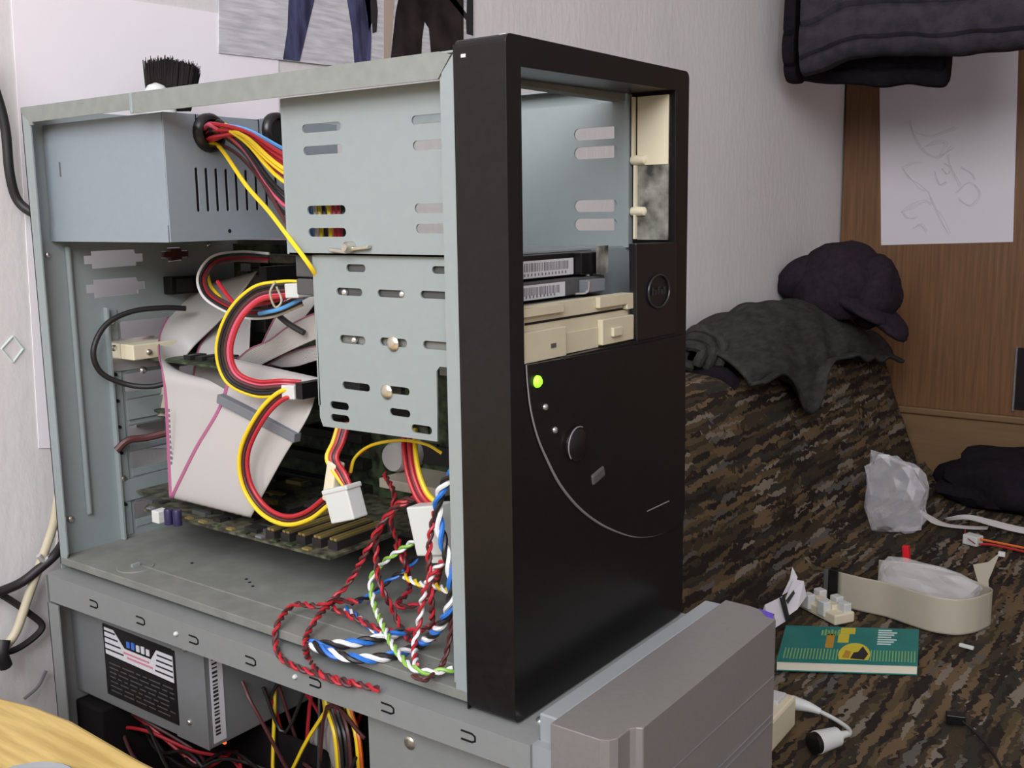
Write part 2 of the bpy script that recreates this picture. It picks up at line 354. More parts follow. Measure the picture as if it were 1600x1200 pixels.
# drive cage of the lower case
lc = MB().plate('y', .004, .005, [(-.068, -.022), (.04, -.0172), (.04, -.36), (-.068, -.36)], [rr(.0, -.052, .05, .012, .002)]).build('drive_cage', 'steel_grey', lp)
MB().box(-.078, -.068, .004, .012, -.36, -.02).build('cage_lip', 'steel_grey', lc)
MB().box(-.068, .04, .005, .15, -.361, -.36).build('cage_floor', 'steel_grey', lc)
MB().box(-.068, .04, .0055, .15, -.062, -.044).build('drive_bay', 'dark_void', lc)
screw(lc, at(641, 1160, 'y', .004), (0, -1, 0), .004)
MB().plate('y', .03, .031, [(-.13, -.018), (-.075, -.018), (-.075, -.05), (-.09, -.05), (-.095, -.042), (-.13, -.036)]).build('cage_bracket', 'steel_grey', lp)
# front bezel of the lower case
prof = [(.058, -.0098), (.0855, -.0096), (.0895, -.0075), (.0917, -.0035), (.0917, .0075), (.0935, .0100), (.0962, .0112), (.0966, .012), (.0962, .172), (.0915, .1795), (.075, .184), (.058, .185)]
MB().plate('z', LZ0+.01, .013, prof).build('front_bezel', 'silver', lp, bevel=.0007)
MB().box(.0475, .058, -.004, .178, -.02, .0128).build('bezel_rear_frame', 'silver_lt', lp, bevel=.0008)
MB().box(LX1, .058, -.0095, -.004, LZ0+.01, -.0012).build('bezel_side_clip', 'silver_lt', lp)
for (z0, th) in ((-.0225, .0006), (-.047, .0007), (-.0515, .0007), (-.09, .0007), (-.095, .0007)):
    MB().box(.0960, .0967, .0125, .1705, z0, z0+th).build('bezel_groove', 'edge', lp)
MB().box(.0916, .0921, .1785, .1796, -.3, .0132).build('bezel_edge_line', 'navy', lp)
MB().plate('z', .013, .0134, [(.0895, .1735), (.0945, .1725), (.0915, .1793), (.081, .1822), (.084, .1795)]).build('violet_mark', 'violet', lp)
screw(lp, (.0475-.010, .012, LZ1), (0, 0, 1), .003, 'chrome')
for y in (.06, .12):
    for x in (-.34, .0): MB().lathe((x, y, ZF-.0), (0, 0, 1), [(0, .008), (.003, .008)], 12)
# power supply in the lower case
ps = thing('power_supply', (-.305, .07, -.098), 'power supply with black label hanging inside the lower silver-fronted case', 'power supply')
MB().box(-.386, -.2275, .0045, .150, -.097, -.0165).build('housing', 'psu_grey', ps, bevel=.0008)
MB().box(-.262, -.2272, .0038, .0045, -.097, -.0165).build('overlap_flange', 'psu_grey', ps)
lb = MB().box(-.3435, -.2585, .0036, .0045, -.0885, -.0345).build('rating_label', 'black', ps)
MB().plate('y', .0032, .0036, [(-.341, -.0365), (-.330, -.0365), (-.3175, -.0475), (-.286, -.0475), (-.279, -.039), (-.261, -.039), (-.261, -.058), (-.341, -.0565)]).build('label_header', 'label', lb)
for i in range(4):
    MB().box(-.341, -.3275+i*.003, .0028, .0032, -.0395-i*.0045, -.0385-i*.0045).build('header_line', 'ink', lb)
    MB().box(-.278-.001*i, -.2612, .0028, .0032, -.0425-i*.004, -.0415-i*.004).build('header_line', 'ink', lb)
for i in range(5): MB().box(-.314+i*.0058, -.3105+i*.0058, .003, .0036, -.0455, -.041+.0006*(i % 2)).build('logo_stroke', 'blue_ink' if i < 2 else 'label', lb)
for i in range(2): MB().box(-.318+i*.004, -.288+i*.004, .0028, .0032, -.0508-i*.003, -.0495-i*.003).build('red_print_line', 'red_ink', lb)
rsx = random.Random(2)
for r_ in range(7):
    x = -.338
    while x < -.266:
        L = rsx.uniform(.004, .014); MB().box(x, min(x+L, -.262), .0033, .0036, -.0635-r_*.0035, -.0627-r_*.0035).build('label_text', 'darkgrey', lb); x += L+.003
st = MB().box(-.2275, -.2271, .008, .018, -.094, -.022).build('barcode_sticker', 'label', ps)
z = -.026
while z > -.088:
    t_ = rsx.uniform(.0006, .0018); MB().box(-.2271, -.2269, .0095, .0135, z-t_, z).build('barcode_bar', 'ink', st); z -= t_+rsx.uniform(.0008, .002)
for c in ((-.246, -.03), (-.2465, -.082)): screw(ps, (c[0], .0038, c[1]), (0, -1, 0), .002)
# loose wiring in the lower case
lw = thing('cable_bundle', (-.14, .06, -.2), 'tangle of dark and red wires inside the lower silver-fronted case', 'cable')
rw = random.Random(11)
for k in range(16):
    m_ = ['red', 'black_w', 'brown_w', 'black_w', 'black_w', 'brown_w', 'yellow', 'black_w'][k % 8]
    y = rw.uniform(.03, .12); pts = [(-.225, y, rw.uniform(-.09, -.04))]
    x = -.21
    while x < -.09:
        pts.append((x, y+rw.uniform(-.02, .02), rw.uniform(-.15, -.05))); x += rw.uniform(.02, .04)
    MB().tube(pts, .0013, 6, res=5).build('wire', m_, lw, smooth=True)
for k in range(8):
    m_ = ['brown_w', 'black_w', 'red', 'black_w'][k % 4]
    pts = [(-.37+i*.04, rw.uniform(.015, .045), -.12+rw.uniform(-.03, .008)) for i in range(7)]
    MB().tube(pts, .0013, 6, res=5).build('wire', m_, lw, smooth=True)
for (a, m_) in (((512, 1085), 'yellow'), ((520, 1085), 'black_w'), ((533, 1082), 'brown_w'), ((545, 1085), 'yellow'), ((528, 1088), 'black_w'), ((550, 1090), 'orange')):
    MB().tube([at(a[0]-10, a[1]-25, 'y', .05), at(a[0], a[1]+25, 'y', .045), at(a[0]+12, a[1]+70, 'y', .04), at(a[0]+18, a[1]+150, 'y', .04)], .0014, 6).build('wire', m_, lw, smooth=True)
rb = thing('ribbon_cable', at(510, 1200, 'y', .06), 'pale ribbon cable bend inside the lower silver-fronted case', 'ribbon cable')
def ribbon(parent, secs, name='ribbon', m_='ribbon', stripe=True, cols=24, res=7, sol=.0007, side=0):
    L = spline([s_[0] for s_ in secs], res); R = spline([s_[1] for s_ in secs], res)
    rows = []
    for i, (a, b) in enumerate(zip(L, R)):
        t = (L[min(i+1, len(L)-1)]-L[max(i-1, 0)]); nn = t.cross(b-a); nn = nn.normalized() if nn.length > 1e-9 else Vector((0, -1, 0))
        rows.append([a.lerp(b, k/cols)+nn*(.00022 if k % 2 else 0) for k in range(cols+1)])
    o = MB().grid(rows).build(name, m_, parent, smooth=True, solid=sol)
    if stripe:
        MB().grid([[a+(a-b).normalized()*.0003, a.lerp(b, .035)] for a, b in zip(L, R)]).build('stripe', 'stripe', o, solid=sol+.0006)
    return o
def Y(px, py, y): return at(px, py, 'y', y)
ribbon(rb, [(Y(520, 1105, .08), Y(530, 1110, .05)), (Y(495, 1130, .075), Y(530, 1150, .045)), (Y(485, 1170, .075), Y(540, 1200, .045)), (Y(520, 1240, .075), Y(580, 1280, .045))], stripe=False)
tag(MB().lathe(at(352, 1161, 'y', .03), (0, -.7, .7), [(0, .0012), (.002, .0012), (.003, .0006)], 10).build('indicator_light', 'led_red', smooth=True), 'glowing orange light inside the lower case below its power supply', 'light')
mbd = thing('circuit_board', (-.2, .055, -.42), 'circuit board coloured dark for shade inside the lower silver-fronted case', 'circuit board')
MB().box(-.386, -.08, .056, .058, -.44, -.104).build('board', 'dark_void', mbd)  # near-black and set close, its colour stands for the dim interior
MB().box(-.3865, -.352, .002, .056, -.22, -.104).build('shade_box', 'dark_void', mbd, bevel=.002)  # added black box in place of the shadow below the power supply
for k in range(14):
    x, z = rw.uniform(-.35, -.11), rw.uniform(-.38, -.13); a = rw.uniform(.006, .016)
    MB().box(x-a, x+a, .050, .056, z-a*.6, z+a*.6).build('chip', rw.choice(('chip', 'pcb', 'brown_w')), mbd)

# ------------------------------------------------------------------ the black tower: chassis
D, B, W, H = .386, .0305, .18, .33
tw = thing('computer_tower', (-.17, .09, 0), 'open computer tower with black front standing on the lower silver-fronted case', 'computer case')
holes = []
def hexport(y0, y1, z0, z1):
    h_ = (z1-z0); zc = (z0+z1)/2; e_ = .006
    return [(y0, zc-h_*.22), (y0+e_, zc-h_*.22), (y0+e_, z0), (y1-e_, z0+.0008), (y1-e_, zc-h_*.22), (y1, zc-h_*.22), (y1, zc+h_*.25), (y1-e_, zc+h_*.25), (y1-e_-.001, z1), (y0+e_, z1), (y0+e_, zc+h_*.25), (y0, zc+h_*.25)]
holes += [hexport(.0375, .0865, .2175, .2305), hexport(.0375, .0865, .196, .2095)]
holes.append(hexport(.103, .128, .2195, .231))
holes.append(rr(.118, .2015, .028, .013, .001, 2))
zs0 = .1765; pitch = .0203
slots = [zs0-.0065-i*pitch for i in range(8)]
for zc in slots: holes.append(rr(.112, zc, .098, .0135, .001, 2))
rp_ = MB().plate('x', -D, -D+.001, [(0, 0), (W, 0), (W, H), (0, H)], holes).build('rear_panel', 'steel', tw)
for zc in slots: MB().box(-D+.001, -D+.0018, .064, .158, zc-pitch/2-.0022, zc-pitch/2+.0022).build('slot_bar', 'steel', rp_)
MB().box(-D+.001, -D+.006, .050, .0515, zs0-8*pitch-.005, zs0+.012).build('slot_ledge', 'steel', rp_)
MB().box(-D+.001, -D+.0045, .0225, .0265, .035, .235).build('pressed_rib', 'steel', rp_, bevel=.0015)
MB().box(-D+.001, -D+.0022, .0505, .060, zs0-8*pitch-.003, zs0+.010).build('slot_strip', 'steel', rp_)
for k, zc in enumerate(slots): screw(rp_, (-D+.0022, .0548, zc+.008), (1, 0, 0), .0028 if k in (0, 1, 6) else .0013, 'zinc' if k in (0, 1, 6) else 'dark_void', 'screw')
screw(rp_, (-D+.001, .0095, .229), (1, 0, 0), .0022, 'chrome'); screw(rp_, (-D+.001, .010, .035), (1, 0, 0), .0028)
screw(rp_, (-D+.001, .148, .2315), (1, 0, 0), .0022, 'chrome')
# frame flanges round the open side
MB().plate('y', 0, .001, [(-D, .0032), (-D, H), (-D+.0105, H-.010), (-D+.0105, .012), (-D+.006, .0032)]).build('rear_flange', 'steel', tw)
MB().plate('y', -.0004, .0006, [(-D+.001, H), (-.0095, H), (-.0022, H-.002), (-.0105, H-.0125), (-.255, H-.0125), (-.2585, H-.010), (-.372, H-.0105), (-.372, H-.0125), (-D+.0095, H-.0125), (-D+.0095, H-.01), (-D+.001, H-.004)]).build('top_flange', 'strip_grey', tw)
MB().box(-.2585, -.2555, -.0012, .0006, H-.0124, H).build('flange_joggle', 'steel', tw, bevel=.0006)
MB().box(-D, -.001, .0006, .010, H-.001, H).build('top_lip', 'steel', tw)
MB().box(-D, -.001, W-.001, W, H-.0125, H).build('far_top_flange', 'steel', tw)
MB().box(-D, -.001, W-.010, W-.001, H-.001, H).build('far_top_lip', 'steel', tw)
MB().plate('y', 0, .001, [(-.0085, .004), (0, .004), (0, H-.0005), (-.0085, H-.010)]).build('front_flange', 'steel', tw)
MB().box(-.0095, -.0085, 0, .012, .012, H-.012).build('front_flange_lip', 'steel', tw)
MB().box(-.001, 0, .001, W-.001, .0, .18).build('front_sheet', 'steel_dusty', tw)
bp_ = MB().box(-D+.001, -.001, .001, W-.001, .0078, .0088).build('bottom_pan', 'steel_dusty', tw)
MB().box(-D+.001, 0, -.0003, .0012, .0032, .0088).build('bottom_flange', 'steel_dusty', tw, bevel=.0004)
MB().box(-D+.07, -.002, .021, .0235, .0086, .0096).build('pressed_rib', 'steel_dusty', bp_, bevel=.0005)
c = at(212, 886, 'z', .0088)
MB().lathe(c, (0, 0, 1), [(0, .013), (.0006, .0125)], 28).build('pressed_disc', 'steel_dusty', bp_); MB().obox(c+Vector((0, 0, .0015)), (1, 0, 0), (0, 1, 0), (0, 0, 1), .0012, .003, .0012).build('clip', 'steel', bp_)
for px, py in ((385, 905), (390, 910), (395, 916), (300, 880)):
    MB().lathe(at(px, py, 'z', .0089), (0, 0, 1), [(0, .0012), (.0003, .001)], 8).build('rivet_hole', 'dark_void', bp_)
for fx in (-.35, -.05):
    for fy in (.03, .15): MB().lathe((fx, fy, 0), (0, 0, 1), [(0, .007), (.0075, .008), (.0079, .008)], 14).build('foot', 'black_rub', tw, smooth=True)
MB().box(-D+.001, -.02, W-.002, W-.001, .0088, .235).build('motherboard_tray', 'steel_dusty', tw)
# drive cages
YC = .012
up_h = []
for x0, x1, yc in ((472, 533, 201), (474, 536, 236), (480, 540, 328), (482, 541, 363)): up_h.append(slot_px(x0, x1, yc-(2 if yc < 300 else 0), 14, YC))
for x0, x1, yc in ((643, 699, 186), (645, 701, 226), (648, 702, 325), (650, 703, 357)): up_h.append(slot_px(x0, x1, yc, 15, YC))
uc = MB().plate('y', YC, YC+.001, [(-.1345, .2325), (-.1345, .3185), (-.0105, .3185), (-.0105, .2325)], up_h).build('upper_drive_cage', 'steel', tw)
MB().box(-.1365, -.1345, YC, YC+.010, .2325, .3185).build('cage_lip', 'steel', uc, bevel=.0005)
far_h = [rr(-.021+.0008*0, z_, .031, .0072, 1) for z_ in (.3008, .2895, .2575, .2462)]+[rr(-.105, z_, .031, .0072, 1) for z_ in (.3008, .2895, .2575, .2462)]
MB().plate('y', .1585, .1595, [(-.1345, .2325), (-.1345, .3185), (.002, .3185), (.002, .2325)], far_h).build('cage_far_wall', 'steel', uc)
MB().box(-.1345, -.001, YC, .1595, .2325, .2335).build('cage_floor', 'steel', uc)
MB().box(-.0085, .0015, .1595, .1665, .2325, .325).build('cage_front_lip', 'steel', uc)
MB().box(-.0095, -.001, .012, W-.001, .3185, .329).build('cage_top_strap', 'steel_dusty', uc)
MB().box(-.001, 0, .121, .166, .181, .2325).build('cage_side_sheet', 'steel', uc)
MB().box(-.012, -.0105, YC-.002, YC, .2325, .3185).build('front_fold', 'steel', uc)
YL = .0145
lo_h = [slot_px(a, b, c_, h_, YL) for a, b, c_, h_ in ((541, 571, 419, 12), (675, 700, 422, 12), (526, 566, 456, 12), (590, 632, 459, 12), (657, 700, 461, 12), (531, 571, 531, 13), (594, 636, 535, 13), (661, 703, 540, 13),
        (535, 578, 604, 12), (599, 640, 610, 12), (516, 545, 634, 12), (517, 546, 654, 12), (609, 641, 645, 12), (643, 675, 671, 13))]
p = lambda a, b: (at(a, b, 'y', YL).x, at(a, b, 'y', YL).z)
out = [(-.1165, .2325), (p(500, 652)[0], p(500, 652)[1]), p(505, 666), p(683, 690), (p(683, 640)[0], p(683, 640)[1]), p(682, 580), p(687, 573), (-.0095, p(700, 573)[1]), (-.0095, .2325)]
lc_ = MB().plate('y', YL, YL+.001, out, lo_h).build('lower_drive_cage', 'steel', tw)
MB().box(-.119, -.1165, YL, YL+.010, .146, .2325).build('cage_lip', 'steel', lc_, bevel=.0005)
MB().box(-.1165, -.0095, .1195, .1205, .150, .2325).build('cage_far_wall', 'steel', lc_)
screw(lc_, Y(615, 537, YL), (0, -1, 0), .0042); screw(lc_, Y(605, 612, YL), (0, -1, 0), .0042)
for a, b in ((537, 457), (627, 460), (552, 532)): screw(lc_, Y(a, b, YL)+Vector((0, .0015, 0)), (0, -1, 0), .002, 'chrome')
c = Y(550, 386, YC)
wn = thing('thumb_screw', c, 'small metal wing screw holding the drive cage below the upper slots', 'screw')
MB().lathe(c+Vector((0, -.0002, 0)), (0, -1, 0), [(0, .0032), (.004, .0030), (.006, .002)], 14).build('screw_head', 'zinc', wn, smooth=True)
for s_ in (-1, 1): MB().obox(c+Vector((s_*.0085, -.002, -.0012+.0008*s_)), (1, 0, .1*s_), (0, 1, 0), (0, 0, 1), .0065, .0014, .0009).build('wing', 'zinc', wn, bevel=.0004)
# front bezel
Z0b, Z1b = .0, .3345
op = [(.0108, .181), (.0108, .3205), (.1632, .3225), (.1655, .182)]
bz = MB().plate('x', 0.0004, B, rr(.0895, (Z0b+Z1b)/2, .181, Z1b-Z0b, .004, 5), [op]).build('front_bezel', 'black', tw, bevel=.0045, seg=4)
arc = [(820, 570), (822, 600), (827, 640), (837, 680), (850, 712), (872, 755), (900, 790), (930, 814), (960, 829), (992, 838), (1025, 835), (1050, 822), (1066, 803)]
A3 = spline([at(a, b, 'x', B) for a, b in arc], 4)
pan = [(q_.y, q_.z) for q_ in A3]+[(.1762, .1795), (.1205, .1795)]
MB().plate('x', B-.0002, B+.0018, pan).build('raised_panel', 'black', bz, bevel=.0008)
MB().tube([q_+Vector((.0009, 0, 0)) for q_ in A3], lambda t: .00035+.0009*max(0, math.sin(math.pi*min(1, t*1.0)))**2*(.35+.65*t), 8, smoothpath=False).build('panel_edge', 'edge', bz, smooth=True)  # highlight along the panel's edge, laid on as a pale tube
MB().plate('x', B-.0045, B+.0004, [(.1195, .1812), (.1660, .1812), (.1660, .2355), (.1176, .2362)]).build('badge_panel', 'black_gloss', bz, bevel=.0005)
ce = at(1027, 455, 'x', B); mb = MB()
mb.tube([Vector((B+.0012, ce.y+.0125*math.cos(a*math.pi/16), ce.z+.0095*math.sin(a*math.pi/16))) for a in range(33)], .0006, 6, smoothpath=False)
MT['emblem'] = mat('faint_emblem', (.022, .022, .023), .35)
bd = mb.build('oval_emblem', 'emblem', bz, smooth=True)
for i in range(5): MB().box(B+.0008, B+.0012, ce.y-.008+i*.0035, ce.y-.006+i*.0035, ce.z-.002, ce.z+.0025-(i % 2)*.0015).build('emblem_letter', 'emblem', bd)
def on_front(px, py): q_ = at(px, py, 'x', B+.0018); return q_
MB().lathe(on_front(839, 596), (1, 0, 0), [(0, .0031), (.0012, .0029), (.0024, .0016)], 16).build('power_light', 'led', bz, smooth=True)
for px, py in ((852, 636), (867, 672)): MB().lathe(on_front(px, py), (1, 0, 0), [(0, .0018), (.0008, .0016), (.0012, .0008)], 12).build('indicator_light', 'chrome', bz, smooth=True)
c = on_front(899, 694)
MB().lathe(c, (1, 0, 0), [(0, .0088), (.0018, .0086), (.0026, .0076), (.0026, .001)], 28).build('power_button', 'black_gloss', bz, smooth=True)
MB().tube([c+Vector((.002, -.0094*math.cos(a), .0094*math.sin(a))) for a in [math.radians(t) for t in range(-40, 125, 11)]], .0004, 6, smoothpath=False).build('button_ring', 'edge', bz, smooth=True)
c = on_front(934, 743); MB().obox(c, (1, 0, 0), (0, 1, .25), (0, -.25, 1), .0012, .0062, .003).build('reset_button', 'darkgrey', bz, bevel=.0012)
MB().tube([on_front(1011, 799), on_front(1045, 783)], .0004, 6, smoothpath=False).build('drive_bay_mark', 'edge', bz)
MB().box(-.0005, .0004, -.0008, .012, .0, .332).build('bezel_seam', 'black', bz)
c = Vector((B-.004, .0065, .3342)); MB().obox(c, (1, 0, 0), (0, 1, 0), (0, 0, 1), .0022, .0045, .0004).build('paint_chip', 'label', bz, bevel=.0003)
MB().obox((.006, -.0011, .3265), (1, 0, 0), (0, 1, 0), (0, 0, 1), .0014, .0002, .0008).build('paint_chip', 'label', bz)
# clips and gap pieces inside the right of the opening
MB().box(.0030, .0045, .1600, .1630, .2840, .3205).build('cream_tab', 'cream', bz)
MB().box(.006, .0265, .1618, .1629, .281, .3205).build('cream_side_tab', 'cream', bz)
MB().box(.006, .0265, .1624, .1635, .237, .281).build('smoked_side_tab', 'gap_grey', bz)
for z_ in (.284, .2538): MB().lathe((.0025, .1625, z_), (1, -.1, 0), [(0, .0028), (.004, .0030), (.009, .0026), (.010, .001)], 14).build('push_clip', 'cream', bz, smooth=True)
MB().box(.0045, .0060, .1600, .1640, .2375, .281).build('clip_rail', 'cream', bz)

# ------------------------------------------------------------------ drives in the tower
def barcode(parent, x, y0, y1, z0, z1, bz0, seed):
    r_ = random.Random(seed); lab = MB().box(x, x+.0003, y0, y1, z0, z1).build('label', 'label', parent)
    y = y0+(y1-y0)*.24
    while y < y1-.006:
        t_ = r_.uniform(.0003, .0009); MB().box(x+.0003, x+.00045, y, y+t_, bz0, z1-.0012).build('barcode_bar', 'greyink', lab); y += t_+r_.uniform(.0005, .0011)
    y = y0+(y1-y0)*.26
    while y < y1-.008:
        MB().box(x+.0003, x+.00045, y, y+.0011, z0+.001, z0+.0024).build('digit', 'greyink', lab); y += .0032
    return lab
h1 = thing('hard_drive', (-.06, .068, .2195), 'hard drive with barcode label, upper one in the black tower front', 'hard drive', 'hard drives in the black tower')
MB().box(-.135, .005, .0165, .1175, .2195, .2322).build('body', 'darkgrey', h1, bevel=.0008)
MB().box(.005, .0056, .0165, .1175, .2198, .2318).build('front_edge', 'black', h1)
barcode(h1, .0056, .020, .092, .2202, .2292, .2235, 3)
MB().box(.005, .0105, .093, .1165, .2196, .2318).build('connector_block', 'black', h1, bevel=.0006)
h2 = thing('hard_drive', (-.06, .068, .2092), 'hard drive with barcode label just above the beige floppy drive', 'hard drive', 'hard drives in the black tower')
MB().box(-.135, .0105, .0165, .1175, .2092, .2185).build('body', 'darkgrey', h2, bevel=.0008)
barcode(h2, .0106, .018, .076, .2095, .2172, .2118, 4)
MB().box(.0106, .0165, .090, .1085, .2102, .2172).build('metal_clip', 'grey', h2, bevel=.0006)
MB().tube([(.0135, .082, .2102), (.0165, .089, .2108), (.017, .090, .2165)], .0007, 6).build('wire_hook', 'zinc', h2, smooth=True)
screw(h2, (.0045, .1080, .2185), (0, 0, 1), .0024, 'chrome')
tp = MB().box(.012, .0135, .106, .1165, .2195, .2352).build('smoked_film_tab', 'gap_grey', h2)
fd = thing('floppy_drive', (-.04, .067, .1815), 'beige floppy disk drive mounted in the front of the black tower', 'floppy drive')
MB().box(-.115, .0205, .0175, .1175, .1835, .2075).build('body', 'steel_dusty', fd)
y0, y1, z0, z1 = .0125, .1190, .1816, .2088
xf = .0275
def ywin(a, b): return y0+(y1-y0)*a, y0+(y1-y0)*b
FP = MB().plate('x', .0205, .0255, [(y0, z0), (y1, z0), (y1, z1), (y0, z1)]).build('faceplate', 'beige', fd, bevel=.0006)
slotz0, slotz1 = .1965, .2040
MB().plate('x', .0255, xf+.001, [(y0, slotz1), (.049, slotz1), (.049, z1-.0008), (y0, z1-.0008)]).build('face_ridge', 'beige', FP, bevel=.0005)
MB().plate('x', .0255, xf+.001, [(.083, slotz1-.0012), (.112, slotz1-.0012), (.112, slotz1-.004), (y1, slotz1-.004), (y1, z1), (.083, z1)]).build('face_ridge', 'beige', FP, bevel=.0005)
MB().plate('x', .0255, xf+.0015, [(y0, z0), (.047, z0), (.050, z0), (.050, slotz0), (y0, slotz0)]).build('face_block', 'beige', FP, bevel=.0006)
MB().plate('x', .0255, xf+.0015, [(.085, z0+.001), (y1, z0+.001), (y1, slotz0), (.085, slotz0)]).build('face_block', 'beige', FP, bevel=.0006)
MB().plate('x', .0255, xf-.001, [(.050, z0), (.085, z0), (.085, .1925), (.050, .1925)]).build('finger_recess', 'beige', FP, bevel=.0004)
MB().box(.0254, .0258, .018, .114, .1996, .2008).build('disk_slot', 'black', FP)
MB().box(xf+.0015, xf+.0035, .0935, .1035, .1865, .1915).build('eject_button', 'beige', FP, bevel=.0005)
MB().box(xf+.0015, xf+.0018, .0355, .0400, .1868, .1890).build('drive_light', 'darkgrey', FP)

# ------------------------------------------------------------------ power supply of the tower
pu = thing('power_supply', (-.31, .085, .2385), 'pale steel power supply mounted at the top rear of the black tower', 'power supply')
PX1 = -.2465
MB().box(-D+.0015, PX1-.001, .0135, .162, .2385, .3190).build('housing', 'psu_steel', pu, bevel=.0006)
MB().box(-D+.002, PX1-.001, .0128, .0135, .2385, .2492).build('lower_flange', 'psu_steel', pu)
MB().box(PX1-.0012, PX1-.0006, .0140, .1615, .2390, .3185).build('vent_shade', 'dark_void', pu)  # dark sheet standing for the shade behind the vent slots
ventc = [(at(308+i*15.4, 302, 'x', PX1).y, .0185) for i in range(9)]
vh = [rr(y_, .2715, .0026, .0285-.0002*i, .0012, 3) for i, (y_, _) in enumerate(ventc)]
fpz = [(.0135, .2387), (.162, .2387), (.162, .3195), (.0905, .3195), (.0895, .3180), (.047, .3190), (.047, .3190), (.0135, .3190)]
fpp = MB().plate('x', PX1-.0004, PX1+.0006, fpz, vh).build('vent_plate', 'psu_steel', pu)
MB().lathe((PX1+.0006, at(358, 361, 'x', PX1).y, at(358, 361, 'x', PX1).z), (1, 0, 0), [(0, .0014), (.0002, .0012)], 10).build('screw_hole', 'dark_void', fpp)
for yy in (.0375, .0535, .0885): MB().box(PX1+.0006, PX1+.0009, yy, yy+.0006, .307, .319).build('plate_seam', 'dark_void', fpp)
gr = [at(325, 208, 'x', PX1), at(430, 205, 'x', PX1)]
for g in gr: MB().lathe(g, (1, 0, 0), [(0, .0125), (.003, .0125), (.0055, .0105), (.006, .0085), (.003, .0075)], 24).build('cable_grommet', 'black_gloss', pu, smooth=True)
MB().box(-.3655, -.3650, .0124, .0128+.0007, .283, .293).build('scratch', 'greyink', pu)
# wire bundle leaving the power supply
wb = thing('cable_bundle', gr[0], 'bundle of red, yellow and blue wires leaving the tower power supply', 'cable', None)
g0 = gr[0]+Vector((.003, 0, 0)); rw = random.Random(4)
ends = [('yellow', 262, 0), ('yellow', 268, 1), ('yellow', 282, 2), ('red', 240, 3), ('red', 248, 4), ('red', 256, 5), ('pink_w', 265, 6), ('red', 272, 7), ('black_w', 300, 8), ('black_w', 310, 9), ('lightblue', 232, 10), ('pink_w', 318, 11), ('black_w', 330, 12), ('red', 236, 13)]
for m_, yy, i in ends:
    a = math.radians(i*47); r_ = .0055 if i % 2 else .003
    s0 = g0+Vector((0, r_*math.cos(a), r_*math.sin(a)))
    mid = Y(385, 192+(yy-205)*.40, .045+.001*i); e1 = Y(441, yy, .042+.0012*i)
    e2 = Vector((e1.x+.05, e1.y+.004, e1.z-.022)); e3 = Vector((e1.x+.066-.0015*i, e1.y+.01, e1.z-.060))
    MB().tube([s0, s0+Vector((.012, -.003, .001)), mid, e1, e2, e3], .00135, 7, res=6).build('wire', m_, wb, smooth=True)
MB().tube([g0+Vector((0, -.002, -.006)), Y(345, 232, .05), Y(385, 290, .035), Y(420, 330, .022), Y(452, 372, .011), Y(482, 412, .0105), Y(500, 440, .020)], .0014, 7, res=6).build('wire', 'yellow', wb, smooth=True)
MB().tube([g0+Vector((0, .002, -.006)), Y(370, 240, .06), Y(410, 285, .055), Y(442, 340, .05), Y(470, 380, .05)], .0013, 7, res=6).build('wire', 'brown_w', wb, smooth=True)
# strands seen through the lower rear slots of the cage
for i, m_ in enumerate(('lightblue', 'white_w', 'yellow', 'black_w', 'yellow', 'red', 'red', 'black_w')):
    xa = 484+i*7.5
    MB().tube([Y(xa-5, 300, .024), Y(xa, 328, .022), Y(xa+3, 363, .022), Y(xa+3, 384, .024)], .0013, 6).build('wire', m_, wb, smooth=True)

# ------------------------------------------------------------------ boards in the tower
mo = thing('circuit_board', (-.26, .17, .02), 'dark green main circuit board on the far wall of the black tower', 'circuit board')
YM = .165
MB().box(-.375, -.115, YM, YM+.0016, .022, .232).build('board', 'pcb', mo)
rw = random.Random(9)
for i in range(7): MB().box(-.365, -.225, YM-.011, YM, zs0-.0115-i*pitch, zs0-.0045-i*pitch).build('card_slot', 'chip' if i > 2 else 'darkgrey', mo, bevel=.0006)
for k in range(26):
    x, z = rw.uniform(-.21, -.125), rw.uniform(.03, .22); a, b = rw.uniform(.003, .012), rw.uniform(.003, .009)
    MB().box(x-a, x+a, YM-rw.uniform(.002, .005), YM, z-b, z+b).build('chip', rw.choice(('chip', 'chip', 'darkgrey', 'pcb2')), mo)
for k in range(14):
    x, z = rw.uniform(-.37, -.16), rw.uniform(.185, .226); MB().box(x-.006, x+.006, YM-.010, YM, z-.003, z+.003).build('header', rw.choice(('chip', 'chip', 'pcb2', 'grey')), mo)
c = Y(612, 716, .140)
MB().lathe(c+Vector((0, .025, 0)), (0, -1, 0), [(0, .011), (.022, .011), (.025, .0095)], 24).build('capacitor', 'ribbon', mo, smooth=True)
a, b = Y(607, 742, .135), Y(700, 757, .135)
MB().box(a.x, b.x, .125, YM, a.z-.007, a.z).build('socket_block', 'ribbon_b', mo, bevel=.0008)
MB().obox(Y(462, 452, .13), (1, 0, 0), (0, 1, 0), (0, 0, 1), .004, .03, .018).build('support_bracket', 'black', mo)
for (x0, y0_, x1, y1_, m_) in ((385, 398, 460, 412, 'pcb2'), (395, 420, 470, 432, 'chip'), (405, 436, 420, 480, 'grey'), (425, 440, 470, 470, 'chip'), (395, 495, 415, 520, 'chip'), (395, 545, 470, 600, 'chip')):
    a, b = Y(x0, y0_, .14), Y(x1, y1_, .14); MB().box(a.x, b.x, .14, YM, b.z, a.z).build('connector', m_, mo, bevel=.0006)
